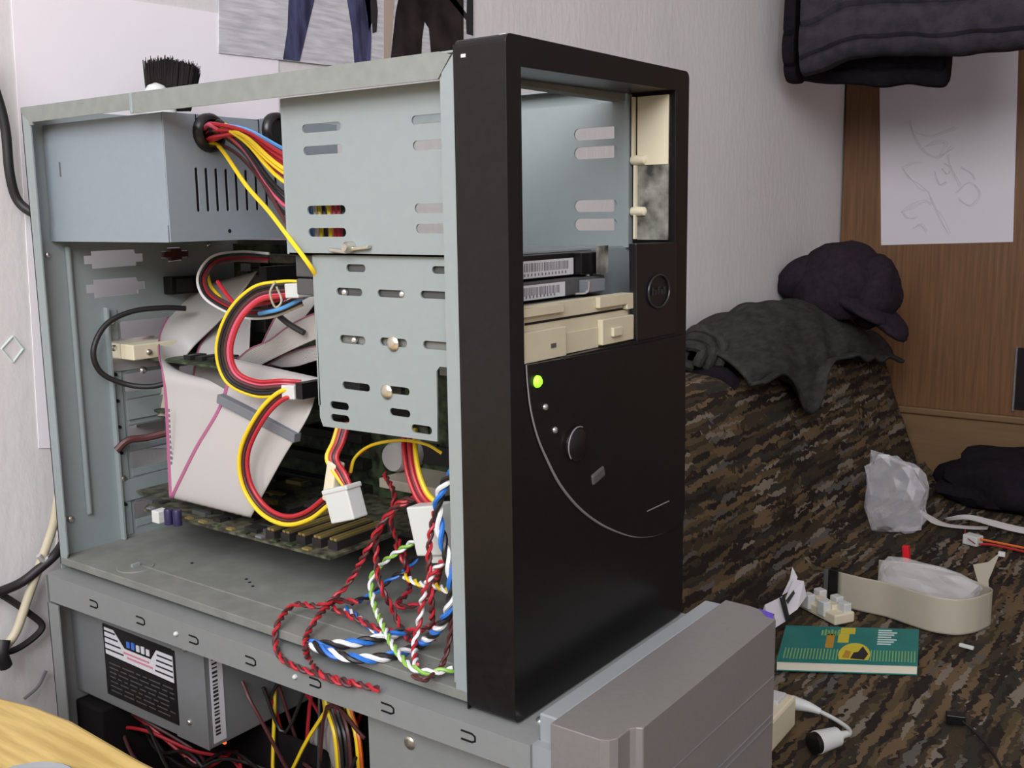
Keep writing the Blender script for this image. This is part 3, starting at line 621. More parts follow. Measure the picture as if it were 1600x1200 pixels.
# parallel / serial sockets behind the rear panel
sk = thing('port_socket', (-D+.006, .115, .196), 'black port socket block on the rear wall of the tower under the power supply', 'socket')
MB().box(-D+.0012, -D+.012, .103, .140, .1945, .2085).build('shell', 'black', sk, bevel=.0008)
MB().box(-D+.012, -D+.0135, .107, .122, .1965, .2065).build('insert', 'chip', sk)
s2 = thing('port_socket', (-D+.006, .115, .219), 'dark oval port socket close beneath the tower power supply', 'socket')
MB().plate('x', -D-.003, -D+.0035, hexport(.1045, .1265, .2205, .230)).build('shell', 'brown_w', s2)
# long expansion card lying level near the bottom
def card(name, label, zc, x1, y0, nm='pcb2'):
    e_ = thing(name, (-D+.1, .1, zc), label, 'circuit board')
    MB().plate('z', zc-.0008, zc+.0008, [(-D+.004, max(y0, .064)), (-D+.03, max(y0, .062)), (-D+.055, y0), (x1, y0), (x1, .158), (-D+.004, .158)]).build('board', nm, e_); return e_
zc = slots[6]-.004
ca = card('expansion_card', 'long circuit board lying level near the bottom of the tower with pin rows', zc, -.138, .036)
MB().box(-D+.0025, -D+.0035, .052, .160, zc-.006, zc+.0105).build('bracket', 'steel', ca)
for i in range(5):
    x = -.198+i*.0125; cn = MB().box(x-.0042, x+.0042, .040+.002*i, .094, zc+.0008, zc+.0065).build('pin_header', 'chip', ca)
    for k in range(2):
        MB().box(x-.0034+k*.0036, x-.0008+k*.0036, .041+.002*i, .093, zc+.0065, zc+.0080).build('pin_row', 'gold', cn)
a = at(252, 808, 'z', zc+.004)
MB().box(a.x-.004, a.x+.004, a.y-.005, a.y+.004, zc+.0008, zc+.0095).build('white_socket', 'white_pl', ca, bevel=.0006)
for i in range(2): MB().lathe((a.x+.010+i*.007, a.y-.001+i*.002, zc+.0008), (0, 0, 1), [(0, .0031), (.010, .0031), (.011, .0026)], 16).build('capacitor', 'navy', ca, smooth=True)
rw = random.Random(21)
for k in range(34):
    x, y = rw.uniform(-.345, -.215), rw.uniform(.045, .15); a_, b_ = rw.uniform(.002, .009), rw.uniform(.002, .006)
    MB().box(x-a_, x+a_, y-b_, y+b_, zc+.0008, zc+rw.uniform(.002, .004)).build('chip', rw.choice(('chip', 'chip', 'darkgrey', 'gold', 'chip')), ca)
for k in range(12):
    x = -.33+k*.015; MB().box(x, x+.006, .0375, .041, zc+.0008, zc+.002).build('solder_tab', rw.choice(('gold', 'grey', 'pcb')), ca)
# video card in the top slot
zv = slots[1]-.002
cv = card('expansion_card', 'short circuit board in the top rear slot of the tower beside the black cable', zv, -.25, .075, 'pcb')
MB().box(-D+.0025, -D+.0035, .052, .160, zv-.008, zv+.016).build('bracket', 'chrome', cv)
MB().box(-D+.0035, -D+.020, .060, .105, zv+.0008, zv+.0125).build('port_block', 'cream', cv, bevel=.0008)
screw(cv, (-D+.020, .073, zv+.006), (1, 0, 0), .0024, 'zinc')
screw(cv, (-D+.0038, .078, zv-.010), (1, 0, 0), .0030, 'chrome')
for k in range(6): MB().box(-.34+k*.014, -.332+k*.014, .085, .10+.004*k, zv+.0008, zv+.004).build('chip', 'chip', cv)
cw = card('expansion_card', 'circuit board in a middle rear slot of the tower below the beige loop', slots[3]-.004, -.24, .085, 'pcb')
MB().box(-D+.0025, -D+.0035, .062, .160, slots[3]-.008, slots[3]+.007).build('bracket', 'steel', cw)
MB().box(-D+.0035, -D+.014, .115, .130, slots[3]-.0032, slots[3]+.006).build('port_block', 'blue', cw)

# ------------------------------------------------------------------ ribbon cables in the tower
r1 = thing('ribbon_cable', Y(325, 800, .05), 'wide grey ribbon cable folded double with pink edge in the tower', 'ribbon cable')
ribbon(r1, [(Y(300, 452, .135), Y(402, 424, .135)), (Y(268, 488, .112), Y(352, 492, .118)), (Y(250, 522, .092), Y(300, 545, .105)), (Y(248, 552, .075), Y(280, 582, .085)), (Y(254, 584, .062), Y(330, 596, .072)),
            (Y(258, 620, .060), Y(384, 640, .074)), (Y(262, 700, .056), Y(390, 720, .068)), (Y(265, 766, .049), Y(392, 798, .056)), (Y(266, 777, .045), Y(392, 808, .048)), (Y(272, 766, .042), Y(398, 797, .044)),
            (Y(305, 700, .046), Y(440, 720, .048)), (Y(345, 630, .055), Y(484, 645, .055)), (Y(362, 560, .075), Y(497, 590, .072))], 'ribbon', res=8)
mb = MB(); a, b = Y(344, 622, .052), Y(465, 684, .0505)
u = (b-a).normalized(); n_ = Vector((0, -1, 0)); v_ = u.cross(n_).normalized(); n_ = v_.cross(u).normalized()
mb.obox((a+b)/2, u, v_, n_, (b-a).length/2, .0032, .003).build('connector', 'grey', r1, bevel=.0006)
for i in range(16):
    c = Y(271+i*.35, 640+i*8.2, .0575); MB().box(c.x-.0006, c.x+.0006, c.y-.004, c.y-.0035, c.z-.0011, c.z+.0011).build('print_mark', 'greyink', r1)
r2 = thing('ribbon_cable', Y(340, 560, .12), 'grey ribbon cable hanging behind the folded one near the tower main board', 'ribbon cable')
ribbon(r2, [(Y(395, 432, .150), Y(440, 420, .15)), (Y(355, 478, .135), Y(398, 470, .132)), (Y(330, 515, .122), Y(390, 540, .120)), (Y(310, 545, .112), Y(388, 590, .108)), (Y(300, 600, .108), Y(385, 640, .104))], res=6)
r3 = thing('ribbon_cable', Y(430, 540, .08), 'narrow twisted grey ribbon cable running into the tower drive cage', 'ribbon cable')
ribbon(r3, [(Y(350, 583, .09), Y(362, 600, .10)), (Y(385, 548, .082), Y(400, 575, .088)), (Y(420, 532, .078), Y(436, 556, .078)), (Y(450, 510, .070), Y(470, 540, .070)), (Y(485, 492, .064), Y(500, 528, .066)), (Y(530, 480, .06), Y(540, 520, .06))], res=6)
ribbon(r3, [(Y(408, 540, .098), Y(430, 545, .10)), (Y(425, 505, .094), Y(462, 512, .094)), (Y(445, 470, .090), Y(492, 475, .09)), (Y(470, 440, .09), Y(510, 440, .09))], res=6)
ribbon(r3, [(Y(418, 570, .088), Y(440, 574, .09)), (Y(450, 552, .082), Y(465, 572, .084)), (Y(495, 540, .074), Y(500, 562, .076)), (Y(540, 535, .07), Y(545, 560, .07))], res=6)
r4 = thing('ribbon_cable', Y(235, 670, .09), 'short beige ribbon cable loop beside the rear slots of the tower', 'ribbon cable')
ribbon(r4, [(Y(275, 600, .10), Y(275, 655, .10)), (Y(245, 603, .095), Y(250, 650, .09)), (Y(222, 612, .10), Y(222, 655, .09)), (Y(214, 628, .11), Y(214, 668, .10)), (Y(222, 640, .125), Y(222, 675, .12)), (Y(265, 636, .135), Y(270, 668, .13))], m_='ribbon_b', stripe=False, res=6)
bc = thing('coiled_lead', Y(200, 600, .07), 'thick black lead looping past the rear slots of the tower', 'cable')
RP = lambda a, b, d: at(a, b, 'x', -D+d)
MB().tube([RP(290, 482, .03), RP(255, 481, .024), RP(205, 487, .016), RP(165, 508, .012), RP(146, 548, .012), RP(158, 582, .012), RP(196, 600, .018), RP(235, 604, .03), RP(270, 596, .04)], .0021, 10, res=8).build('sheath', 'black_rub', bc, smooth=True)
bp2 = thing('black_strap', Y(215, 690, .09), 'short dark cable strap crossing a middle rear slot of the tower', 'cable')
MB().tube([RP(182, 704, .006), RP(200, 688, .01), RP(228, 684, .015), RP(262, 676, .025)], .0028, 8).build('sheath', 'brown_w', bp2, smooth=True)

# ------------------------------------------------------------------ drive power harnesses
def harness(name, label, wires, cat='cable'):
    o = thing(name, wires[0][1][0], label, cat)
    for m_, pts, r_ in wires: MB().tube(pts, r_, 8, res=7).build('wire', m_, o, smooth=True)
    return o
def px_wires(pts, mats, spread, r_=.00145, dy=.0022):
    out = []
    n = len(mats)
    for i, m_ in enumerate(mats):
        k = i-(n-1)/2; P = []
        for j, (x, y, d) in enumerate(pts):
            x0, y0_, _ = pts[max(j-1, 0)]; x1, y1_, _ = pts[min(j+1, len(pts)-1)]
            tx, ty = x1-x0, y1_-y0_; L = math.hypot(tx, ty) or 1
            P.append(Y(x-ty/L*k*spread, y+tx/L*k*spread, d+dy*(i % 2)))
        out.append((m_, P, r_))
    return out
ha = harness('drive_power_lead', 'yellow, red and black drive power lead bowed between two white plugs in the tower',
             px_wires([(475, 452, .05), (440, 452, .045), (400, 460, .04), (366, 495, .034), (350, 545, .032), (362, 588, .034), (400, 607, .038), (440, 606, .042), (470, 608, .05)], ['red', 'pink_w', 'brown_w', 'black_w', 'black_w', 'yellow'], 4.6, .0013, .0009))
for (px, py, s_) in ((472, 453, 1), (466, 610, 1)):
    c = Y(px, py, .05); MB().obox(c, (1, 0, .05), (0, 1, 0), (-.05, 0, 1), .006, .009, .0045).build('plug', 'white_pl', ha, bevel=.0008)
MB().obox(Y(484, 608, .05), (1, 0, 0), (0, 1, 0), (0, 0, 1), .003, .009, .005).build('plug_shell', 'black', ha)
MB().tube([Y(430, 440, .036), Y(422, 458, .034), Y(430, 480, .037), Y(440, 470, .04), Y(432, 448, .04)], .0007, 6).build('cable_tie', 'ribbon_b', ha, smooth=True)
ha2 = harness('drive_power_lead', 'yellow, red and black power lead drooping before the folded ribbon to a white plug',
             px_wires([(470, 614, .046), (440, 618, .04), (408, 650, .034), (382, 705, .032), (385, 755, .033), (410, 795, .034), (445, 813, .035), (480, 806, .036), (512, 782, .036)], ['yellow', 'brown_w', 'red'][::-1], 6.5))
for (m_, dx) in (('red', 0), ('red', 9), ('black_w', 5), ('yellow', -6)):
    MB().tube([Y(536+dx, 660, .045), Y(527+dx, 690, .04), Y(517+dx, 716, .036), Y(530+dx, 740, .034), Y(545+dx*.5, 764, .034)], .0015, 8, res=6).build('wire', m_, ha2, smooth=True)
MB().obox(Y(521, 752, .037), Vector((.25, 0, 1)).normalized(), (0, 1, 0), Vector((1, 0, -.25)).normalized(), .013, .004, .004).build('inner_plug', 'cream', ha2, bevel=.001)
c = Y(540, 787, .032); u = Vector((.96, 0, .30)).normalized(); v_ = Vector((-.30, 0, .96)).normalized()
mb = MB().obox(c, u, (0, 1, 0), v_, .0102, .006, .0098); mb.obox(c+v_*.0095, u, (0, 1, 0), v_, .0112, .0065, .0015)
pg = mb.build('plug', 'white_pl', ha2, bevel=.0008)
ha3 = harness('drive_power_lead', 'power lead hanging by the front flange of the tower ending in a white plug',
              px_wires([(640, 670, .06), (640, 700, .055), (646, 740, .05), (660, 775, .048), (680, 795, .047)], ['yellow', 'orange', 'red', 'black_w', 'red'], 4.5))
c = Y(678, 826, .042); u = Vector((.97, 0, .2)).normalized(); v_ = Vector((-.25, 0, .97)).normalized()
MB().obox(c, u, (0, 1, 0), v_, .0125, .006, .0145).build('plug', 'white_pl', ha3, bevel=.001)
MB().obox(c-v_*.016+u*.001, u, (0, 1, 0), v_, .0045, .004, .003).build('plug_tip', 'white_pl', ha3)
harness('thin_lead', 'thin yellow lead arching below the drive cage of the tower', [('yellow', [Y(548, 738, .05), Y(555, 715, .05), Y(580, 696, .05), Y(625, 688, .05), Y(665, 694, .05), Y(690, 708, .055)], .001), ('red', [Y(546, 742, .052), Y(553, 718, .052), Y(575, 700, .052)], .001)])
harness('fan_lead', 'slim red, white and black leads curling under the tower power supply',
        px_wires([(420, 403, .10), (375, 400, .09), (335, 407, .075), (316, 432, .066), (322, 458, .062), (350, 478, .058), (385, 490, .056), (425, 488, .055), (470, 470, .058)], ['white_w', 'black_w', 'red', 'brown_w'][::-1], 4.2, .0012)
        + [('lightblue', [Y(405, 490, .05), Y(440, 482, .05), Y(480, 462, .052)], .0014), ('red', [Y(385, 480, .05), Y(430, 470, .05), Y(480, 452, .052)], .0014), ('orange', [Y(385, 470, .048), Y(425, 465, .048), Y(475, 458, .05)], .0014),
           ('yellow', [Y(325, 430, .08), Y(330, 448, .07), Y(345, 466, .065)], .0012), ('black_w', [Y(430, 488, .06), Y(450, 505, .06), Y(475, 520, .062)], .002), ('red', [Y(340, 440, .062), Y(362, 470, .058), Y(380, 482, .055)], .0014)])

# ------------------------------------------------------------------ twisted front-panel leads
def Zf(px, py, z=.0115): return at(px, py, 'z', z)
def twisted(label, pts, mats, pitch_=.0125, rad=.0011, r_=.00102):
    P = spline(pts, 10); o = thing('twisted_lead', P[0], label, 'cable', None)
    # resample by length
    L = [0]
    for a, b in zip(P, P[1:]): L.append(L[-1]+(b-a).length)
    N = max(8, int(L[-1]/.0016)); Q = []; j = 0
    for i in range(N+1):
        t = L[-1]*i/N
        while j < len(P)-2 and L[j+1] < t: j += 1
        f = (t-L[j])/max(1e-9, L[j+1]-L[j]); Q.append(P[j].lerp(P[j+1], f))
    T = [(Q[min(i+1, N)]-Q[max(i-1, 0)]).normalized() for i in range(N+1)]
    u = T[0].orthogonal().normalized(); fr = []
    for i in range(N+1):
        u = (u-T[i]*u.dot(T[i])).normalized(); fr.append((u.copy(), T[i].cross(u)))
    for k, m_ in enumerate(mats):
        pt = []
        for i in range(N+1):
            a = 2*math.pi*(L[-1]*i/N/pitch_+k/len(mats)); pt.append(Q[i]+fr[i][0]*math.cos(a)*rad+fr[i][1]*math.sin(a)*rad)
        MB().tube(pt, r_, 6, smoothpath=False).build('wire', m_, o, smooth=True)
    return o
RB = ['red', 'brown_w']
twisted('red and black twisted lead making the widest loop over the tower bottom edge', [Y(660, 776, .06), Y(625, 785, .055), Y(598, 815, .05), Y(578, 850, .042), Zf(545, 910, .03), Zf(505, 945, .02), Zf(460, 945, .016), Zf(434, 975, .0125), Y(430, 1000, -.0035), Y(438, 1026, -.0125), Y(462, 1042, -.0150), Y(500, 1054, -.0150), Y(540, 1064, -.0150), Y(592, 1077, -.0145)], RB)
twisted('red and black twisted lead making the inner of two loops on the tower bottom', [Zf(560, 940, .018), Zf(525, 940, .018), Zf(500, 960, .018), Zf(482, 988, .0125), Zf(477, 1008, .0125), Y(482, 1030, -.0035), Y(496, 1049, -.0135), Y(515, 1061, -.0165), Y(548, 1070, -.0165)], RB)
twisted('red and black twisted lead dropping from the white plug beside the circuit board', [Y(655, 775, .06), Y(618, 795, .055), Y(592, 830, .05), Y(588, 880, .045), Y(597, 920, .035), Zf(615, 955, .02), Zf(628, 985), Zf(640, 1000)], RB)
twisted('red and black twisted lead hanging straight down beside the front flange', [Y(680, 800, .03), Y(672, 840, .026), Y(670, 890, .022), Y(674, 940, .02), Zf(676, 1000, .014)], RB)
twisted('red and black twisted lead crossing the tower bottom toward the front flange', [Zf(520, 950, .016), Zf(560, 968, .015), Zf(600, 985, .014), Zf(650, 985, .014), Zf(705, 968, .016)], RB)
twisted('red and black twisted lead bowed in the middle of the tower bottom', [Y(618, 850, .07), Y(632, 880, .06), Zf(640, 920, .02), Zf(620, 945, .016), Zf(650, 945, .016), Zf(675, 925, .025), Y(690, 880, .03)], RB)
BW = ['blue', 'white_w', 'black_w']
bw = twisted('blue, white and black twisted lead doubled along the tower bottom edge', [Y(708, 738, .012), Y(690, 765, .012), Y(684, 800, .012), Y(692, 845, .010), Y(704, 890, .009), Y(705, 935, .008), Y(690, 975, .012), Zf(655, 1008, .012), Zf(610, 1025, .012), Zf(560, 1029, .012), Zf(515, 1020, .012), Zf(490, 1008, .013)], BW, .022, .0016, .0014)
twisted('blue, white and black twisted lead lying short behind the doubled one', [Zf(484, 1006, .012), Zf(530, 1007, .012), Zf(580, 1000, .013), Zf(632, 986, .014)], BW, .022, .0016, .0014)
twisted('thin blue and white twisted lead lying deep on the tower bottom', [Zf(540, 950), Zf(560, 965), Zf(585, 985), Zf(605, 997)], ['blue', 'white_w'], .014)
GW = ['green', 'white_w']
twisted('green and white twisted lead falling from the plug to the front flange', [Y(660, 838, .06), Y(640, 850, .06), Y(600, 878, .055), Y(580, 905, .05), Y(585, 945, .04), Zf(600, 980, .018), Zf(615, 1010, .016), Zf(640, 1040, .015), Zf(668, 1050, .014), Zf(708, 1046, .014)], GW, .014)
twisted('red and white twisted lead rising along the front flange', [Zf(650, 1040, .015), Zf(648, 1005, .015), Y(655, 970, .025), Y(664, 920, .022), Y(680, 890, .020), Y(698, 872, .018)], ['red', 'white_w'], .014)
twisted('yellow and white twisted lead short beside the front flange', [Y(632, 900, .055), Y(655, 912, .045), Y(680, 915, .035), Y(702, 924, .025)], ['yellow', 'white_w'], .016)
twisted('blue and black twisted lead in the shade behind the green one', [Y(660, 860, .075), Y(635, 890, .07), Y(610, 905, .065), Zf(580, 930, .016), Zf(550, 942, .016)], ['blue', 'black_w'], .016)
twisted('brown twisted lead bending round the inner corner by the front flange', [Y(706, 960, .012), Y(702, 1000, .012), Zf(690, 1040, .014), Zf(665, 1062, .014), Zf(645, 1055, .014)], ['brown_w', 'brown_w'], .014, .0008, .0009)
twisted('red twisted lead tangled behind the hanging white plug', [Y(600, 740, .11), Y(615, 770, .10), Y(612, 820, .09), Y(625, 850, .08), Y(640, 890, .07)], RB)

# ------------------------------------------------------------------ brush on the power supply
b0 = at(256, 150, 'y', .105); b0.z = .3190
br = thing('paint_brush', b0, 'short brush with splayed black bristles standing behind the tower top edge', 'brush')
ux = CR.copy(); ux.z = 0; ux.normalize(); uy = Vector((-ux.y, ux.x, 0))
mb = MB(); n = 24; rows = []
for h_, a_, b_, off in ((0, .011, .007, -.002), (.006, .012, .009, -.002), (.022, .0115, .009, -.004), (.029, .0095, .008, -.005), (.0335, .006, .006, -.0055), (.0355, .001, .001, -.0055)):
    rows.append([b0+ux*(off+a_*math.cos(2*math.pi*k/n))+uy*(b_*math.sin(2*math.pi*k/n))+Vector((0, 0, h_)) for k in range(n+1)])
mb.grid(rows).build('handle', 'white_pl', br, smooth=True)
rw = random.Random(3); mb = MB()
for k in range(1500):
    s_ = rw.uniform(-1, 1); t = rw.uniform(-1, 1)
    p0 = b0+ux*(.001+.0135*s_)+uy*(.007*t+.009)+Vector((0, 0, .016)); p1 = b0+ux*(.003+.0185*s_+rw.gauss(0, .0008)+.002)+uy*(.009*t+.009)+Vector((0, 0, .0515+rw.gauss(0, .0017)-.003*abs(s_)+.001*s_*-2))
    mb.tube([p0, p0.lerp(p1, .5)+ux*(s_*.0006), p1], lambda q: .0009*(1-.75*q), 4, cap=False, res=2)
rows = []
for h_, a_, b_, off in ((.018, .013, .006, .001), (.030, .0150, .007, .0022), (.040, .0165, .0075, .0035), (.043, .015, .006, .004), (.044, .006, .003, .004)):
    rows.append([b0+ux*(off+a_*math.cos(2*math.pi*k/n))+uy*(.009+b_*math.sin(2*math.pi*k/n))+Vector((0, 0, h_)) for k in range(n+1)])
mb.grid(rows)
o = mb.build('bristles', 'bristle', br); o['kind'] = 'stuff'

# ------------------------------------------------------------------ clothes
# folded grey shirt over the sofa back
def cloth_rows():
    rows = []
    N = 70
    for i in range(N+1):
        t = i/N; y = .985+(1.66-.985)*t
        zt = sofa_top(y)
        hump = .010+.075*math.sin(math.pi*min(1, max(0, (t+.06)/1.12)))**.6
        tipc = math.exp(-((y-1.185)/.075)**2); hang = -.034+.082*tipc+.034*max(0, t-.5)*2
        P = [(-.423, zt-.01), (-.42, zt+hump*.75), (-.395, zt+hump), (-.355, zt+hump*.92), (-.315, zt+hump*.55), (-.288, zt+hump*.1-.004), (-.283, zt-.02-hang*.35), (-.272-.02*0, zt-.028-hang*.75), (-.262, zt-.035-hang)]
        S = spline([(a, 0, b) for a, b in P], 5)
        rows.append([Vector((max(XW+.008, p_.x+nz(p_.x, y, p_.z, 14)*.008+.006), y+nz(p_.z, p_.x, y, 9)*.012, p_.z+nz(y, p_.x, p_.z, 17)*.010)) for p_ in S])
    return rows
gs = thing('folded_shirt', (-.35, 1.3, .02), 'charcoal grey folded shirt laid over the camouflage sofa back', 'clothing')
R_ = cloth_rows(); MB().grid(R_).build('cloth', 'cloth_g', gs, smooth=True, solid=.005)
for k in range(3):   # rolled end of the fold on the left
    cy = 1.0-.012*k; rr_ = .036-.010*k
    MB().tube([Vector((-.36+rr_*.9*math.cos(a), cy-.004*k+.006*math.sin(3*a), .045+rr_*math.sin(a))) for a in [math.radians(d) for d in range(-40, 271, 18)]], .008, 8, res=2).build('rolled_fold', 'cloth_g', gs, smooth=True)
MB().tube([Vector((-.31, 1.0, .0)), Vector((-.325, .985, .018)), Vector((-.36, .975, .012)), Vector((-.40, .985, .02))], lambda t: .015*(1-.3*t), 10).build('sleeve_end', 'cloth_k', gs, smooth=True)
# knitted cap on top
def blob(c, rx, ry, rz, seed, amp, fr=9, sub=4, cut=None, rot=None):
    bm = bmesh.new(); bmesh.ops.create_icosphere(bm, subdivisions=sub, radius=1)
    vs = []
    for v in bm.verts:
        n_ = v.co.normalized(); d = 1+amp*noise.noise(n_*1.6+Vector((seed, 0, 0)))+amp*.45*noise.noise(n_*fr*.5+Vector((0, seed, 0)))
        q_ = Vector((n_.x*rx*d, n_.y*ry*d, n_.z*rz*d))
        if rot: q_ = rot @ q_
        if cut is not None and q_.z < cut: q_.z = cut+(q_.z-cut)*.05
        vs.append(Vector(c)+q_)
    fs = [tuple(v.index for v in f.verts) for f in bm.faces]; bm.free()
    return MB().add(vs, fs)
ht = thing('dark_cap', (-.34, 1.52, .06), 'dark plum cap with a brim lying on the grey folded shirt', 'cap')
R3 = Matrix.Rotation(math.radians(25), 3, 'Y')
cc = Y(1310, 448, 1.50)
blob(cc, .080, .095, .086, 3.3, .08, rot=R3, cut=-.055).build('crown', 'cloth_p', ht, smooth=True)
blob(Y(1262, 432, 1.48), .060, .06, .038, 1.2, .08, rot=Matrix.Rotation(math.radians(-28), 3, 'Y')).build('ear_flap', 'cloth_p', ht, smooth=True)
blob(Y(1365, 455, 1.50), .045, .06, .065, 5.2, .15).build('back_fold', 'cloth_p', ht, smooth=True)
blob(Y(1383, 496, 1.50), .056, .055, .015, 2.7, .10, rot=Matrix.Rotation(math.radians(44), 3, 'Y')).build('brim', 'cloth_p', ht, smooth=True)
blob(Y(1340, 476, 1.46), .062, .045, .016, 6.1, .10, rot=Matrix.Rotation(math.radians(30), 3, 'Y')).build('band', 'cloth_p', ht, smooth=True)
# garments hanging at the upper right
YJ = 1.40
hj = thing('hanging_garments', (-.2, YJ, .49), 'dark folded garments hanging at the upper right before the wardrobe', 'clothing')
def garment(name, m_, pts_px, yb, th, seed, drop=.004):
    """thick cloth: outline from left to right along the lower edge, up to a rail above"""
    rows = []
    N = 60
    E = spline([Y(a, b, yb) for a, b in pts_px], 12)
    for p_ in E:
        col = []
        for (dz, dy) in ((.42, th*.3), (.42, -th*.3), (.25, -th*.55), (.12, -th*.60), (.082, -th*.66), (.079, -th*.40), (.076, -th*.70), (.05, -th*.74), (.030, -th*.68), (.027, -th*.40), (.024, -th*.64), (.012, -th*.5), (.002, -th*.3), (0, 0), (.002, th*.3), (.02, th*.55), (.12, th*.6), (.42, th*.3)):
            zz = p_.z+dz; fold = 0
            col.append(Vector((p_.x, yb+dy-max(0, fold)*.8+nz(p_.x, zz, seed, 12)*.010, zz+nz(p_.x, seed, zz, 25)*drop)))
        rows.append(col)
    # close ends
    rows.insert(0, [sum(rows[0], Vector())/len(rows[0])]*len(rows[0])); rows.append([sum(rows[-1], Vector())/len(rows[-1])]*len(rows[-1]))
    return MB().grid(rows).build(name, m_, hj, smooth=True, sub=1)
garment('front_garment', 'cloth_s', [(1256, 122), (1290, 112), (1330, 95), (1400, 88), (1480, 90), (1540, 84), (1600, 80), (1680, 74)], YJ-.04, .05, 1)
garment('rear_garment', 'cloth_k', [(1250, 128), (1275, 130), (1300, 133), (1340, 132), (1375, 137), (1420, 134), (1450, 136), (1474, 139), (1483, 130)], YJ+.03, .035, 2)
garment('sleeve', 'cloth_k', [(1233, 131), (1242, 132), (1252, 130)], YJ+.01, .05, 3, .002)
MB().tube([(XW, YJ, .94), (XW+.2, YJ, .945), (.25, YJ, .945)], .012, 12).build('hanging_rail', 'wood_lt', hj, smooth=True)
# black bundle by the wardrobe
c = at(1560, 790, 'z', ZS+.006)
tag(blob((c.x+.03, c.y+.05, ZS+.04), .15, .11, .062, 8, .25, cut=-.036).build('cloth_bundle', 'cloth_k', smooth=True), 'black bundle of cloth on the seat against the wardrobe base', 'clothing')

# ------------------------------------------------------------------ things on the sofa seat
ZT0 = ZS+.006
def S(px, py, dz=0.): return at(px, py, 'z', ZT0+dz)
# teal book
bk = thing('book', S(1325, 1010), 'thin teal paperback book with yellow print lying on the camouflage seat', 'book')
th = .012
q = [at(*p_, 'z', ZT0+th) for p_ in ((1213, 1033), (1434, 1040), (1436, 983), (1228, 977))]
def qp(u, v): return q[0].lerp(q[1], u).lerp(q[3].lerp(q[2], u), v)
def prism(pts, z0, z1): return MB().plate('z', z0, z1, [(p_.x, p_.y) for p_ in pts])
prism([qp(.004, .012), qp(.996, .012), qp(.99, .985), qp(.01, .985)], ZT0+.001, ZT0+th-.0008).build('page_block', 'pages', bk)
prism(q, ZT0+th-.0008, ZT0+th).build('cover', 'teal', bk); prism(q, ZT0, ZT0+.001).build('back_cover', 'teal', bk)
zc_ = ZT0+th
def qpr(name, m_, u0, u1, v0, v1): prism([qp(u0, v0), qp(u1, v0), qp(u1, v1), qp(u0, v1)], zc_, zc_+.0003).build(name, m_, bk)
qpr('title_block', 'yel_print', .42, .53, .80, .97); qpr('title_block', 'yel_print', .41, .49, .55, .79); qpr('title_block', 'ochre', .325, .385, .40, .78)
for i in range(6): qpr('author_letter', 'lime_print', .28+i*.024, .295+i*.024, .74, .88+.03*(i % 2))
for i in range(7): qpr('text_line', 'white_print', .70, .80+.04*((i*7) % 3)/2, .52+i*.065, .55+i*.065)
for i in range(17):
    u0 = .04+i*.0235; qpr('cover_dash', 'lime_print', u0, u0+.009, .08, .36)
for i in range(15):
    u0 = .66+i*.0222; qpr('cover_dash', 'lime_print', u0, u0+.009, .08, .36)
prism([qp(.545+.115*math.cos(a), .22+.32*math.sin(a)) for a in [math.pi*k/12 for k in range(13)]]+[qp(.44, .10), qp(.65, .10)], zc_, zc_+.0003).build('round_picture', 'yel_print', bk)
prism([qp(.52, .12), qp(.62, .10), qp(.645, .25), qp(.60, .45), qp(.57, .30), qp(.54, .28)], zc_+.0003, zc_+.0005).build('picture_figure', 'ink', bk)
prism([qp(.46, .14), qp(.51, .12), qp(.52, .30), qp(.48, .34)], zc_+.0003, zc_+.0005).build('picture_figure', 'ochre', bk)
# large ribbon roll on its edge
rl = thing('ribbon_cable', S(1420, 965), 'beige ribbon cable standing on edge behind the teal book on the seat', 'ribbon cable')
base = [(1308, 945), (1345, 955), (1385, 964), (1420, 976), (1455, 987), (1490, 992), (1515, 990), (1534, 984)]
tops = [(1312, 902), (1345, 907), (1385, 915), (1420, 922), (1455, 932), (1490, 940), (1515, 941), (1530, 938)]
secs = []
for (a, b), (c_, d_) in zip(base, tops):
    lo = S(a, b); 
    hgt = .047
    secs.append((lo+Vector((0, 0, hgt)), lo))
secs2 = [(s_[0], s_[1]) for s_ in secs]
e_ = secs[-1]
secs2 += [(e_[0]+Vector((.004, .03, -.002)), e_[1]+Vector((.004, .03, 0))), (e_[0]+Vector((-.02, .055, -.004)), e_[1]+Vector((-.02, .055, 0))), (e_[0]+Vector((-.08, .075, 0)), e_[1]+Vector((-.08, .075, 0))), (e_[0]+Vector((-.15, .06, 0)), e_[1]+Vector((-.15, .06, 0)))]
ribbon(rl, secs2, m_='ribbon_b', stripe=False, cols=20, res=5)
c0 = secs[0][0].lerp(secs[0][1], .5); MB().obox(c0+Vector((-.006, .002, 0)), (1, .1, 0), (-.1, 1, 0), (0, 0, 1), .0055, .006, .026).build('connector', 'black', rl, bevel=.0008)
MB().obox(c0+Vector((-.017, .004, 0)), (1, .1, 0), (-.1, 1, 0), (0, 0, 1), .003, .005, .024).build('connector_cap', 'darkgrey', rl, bevel=.0008)
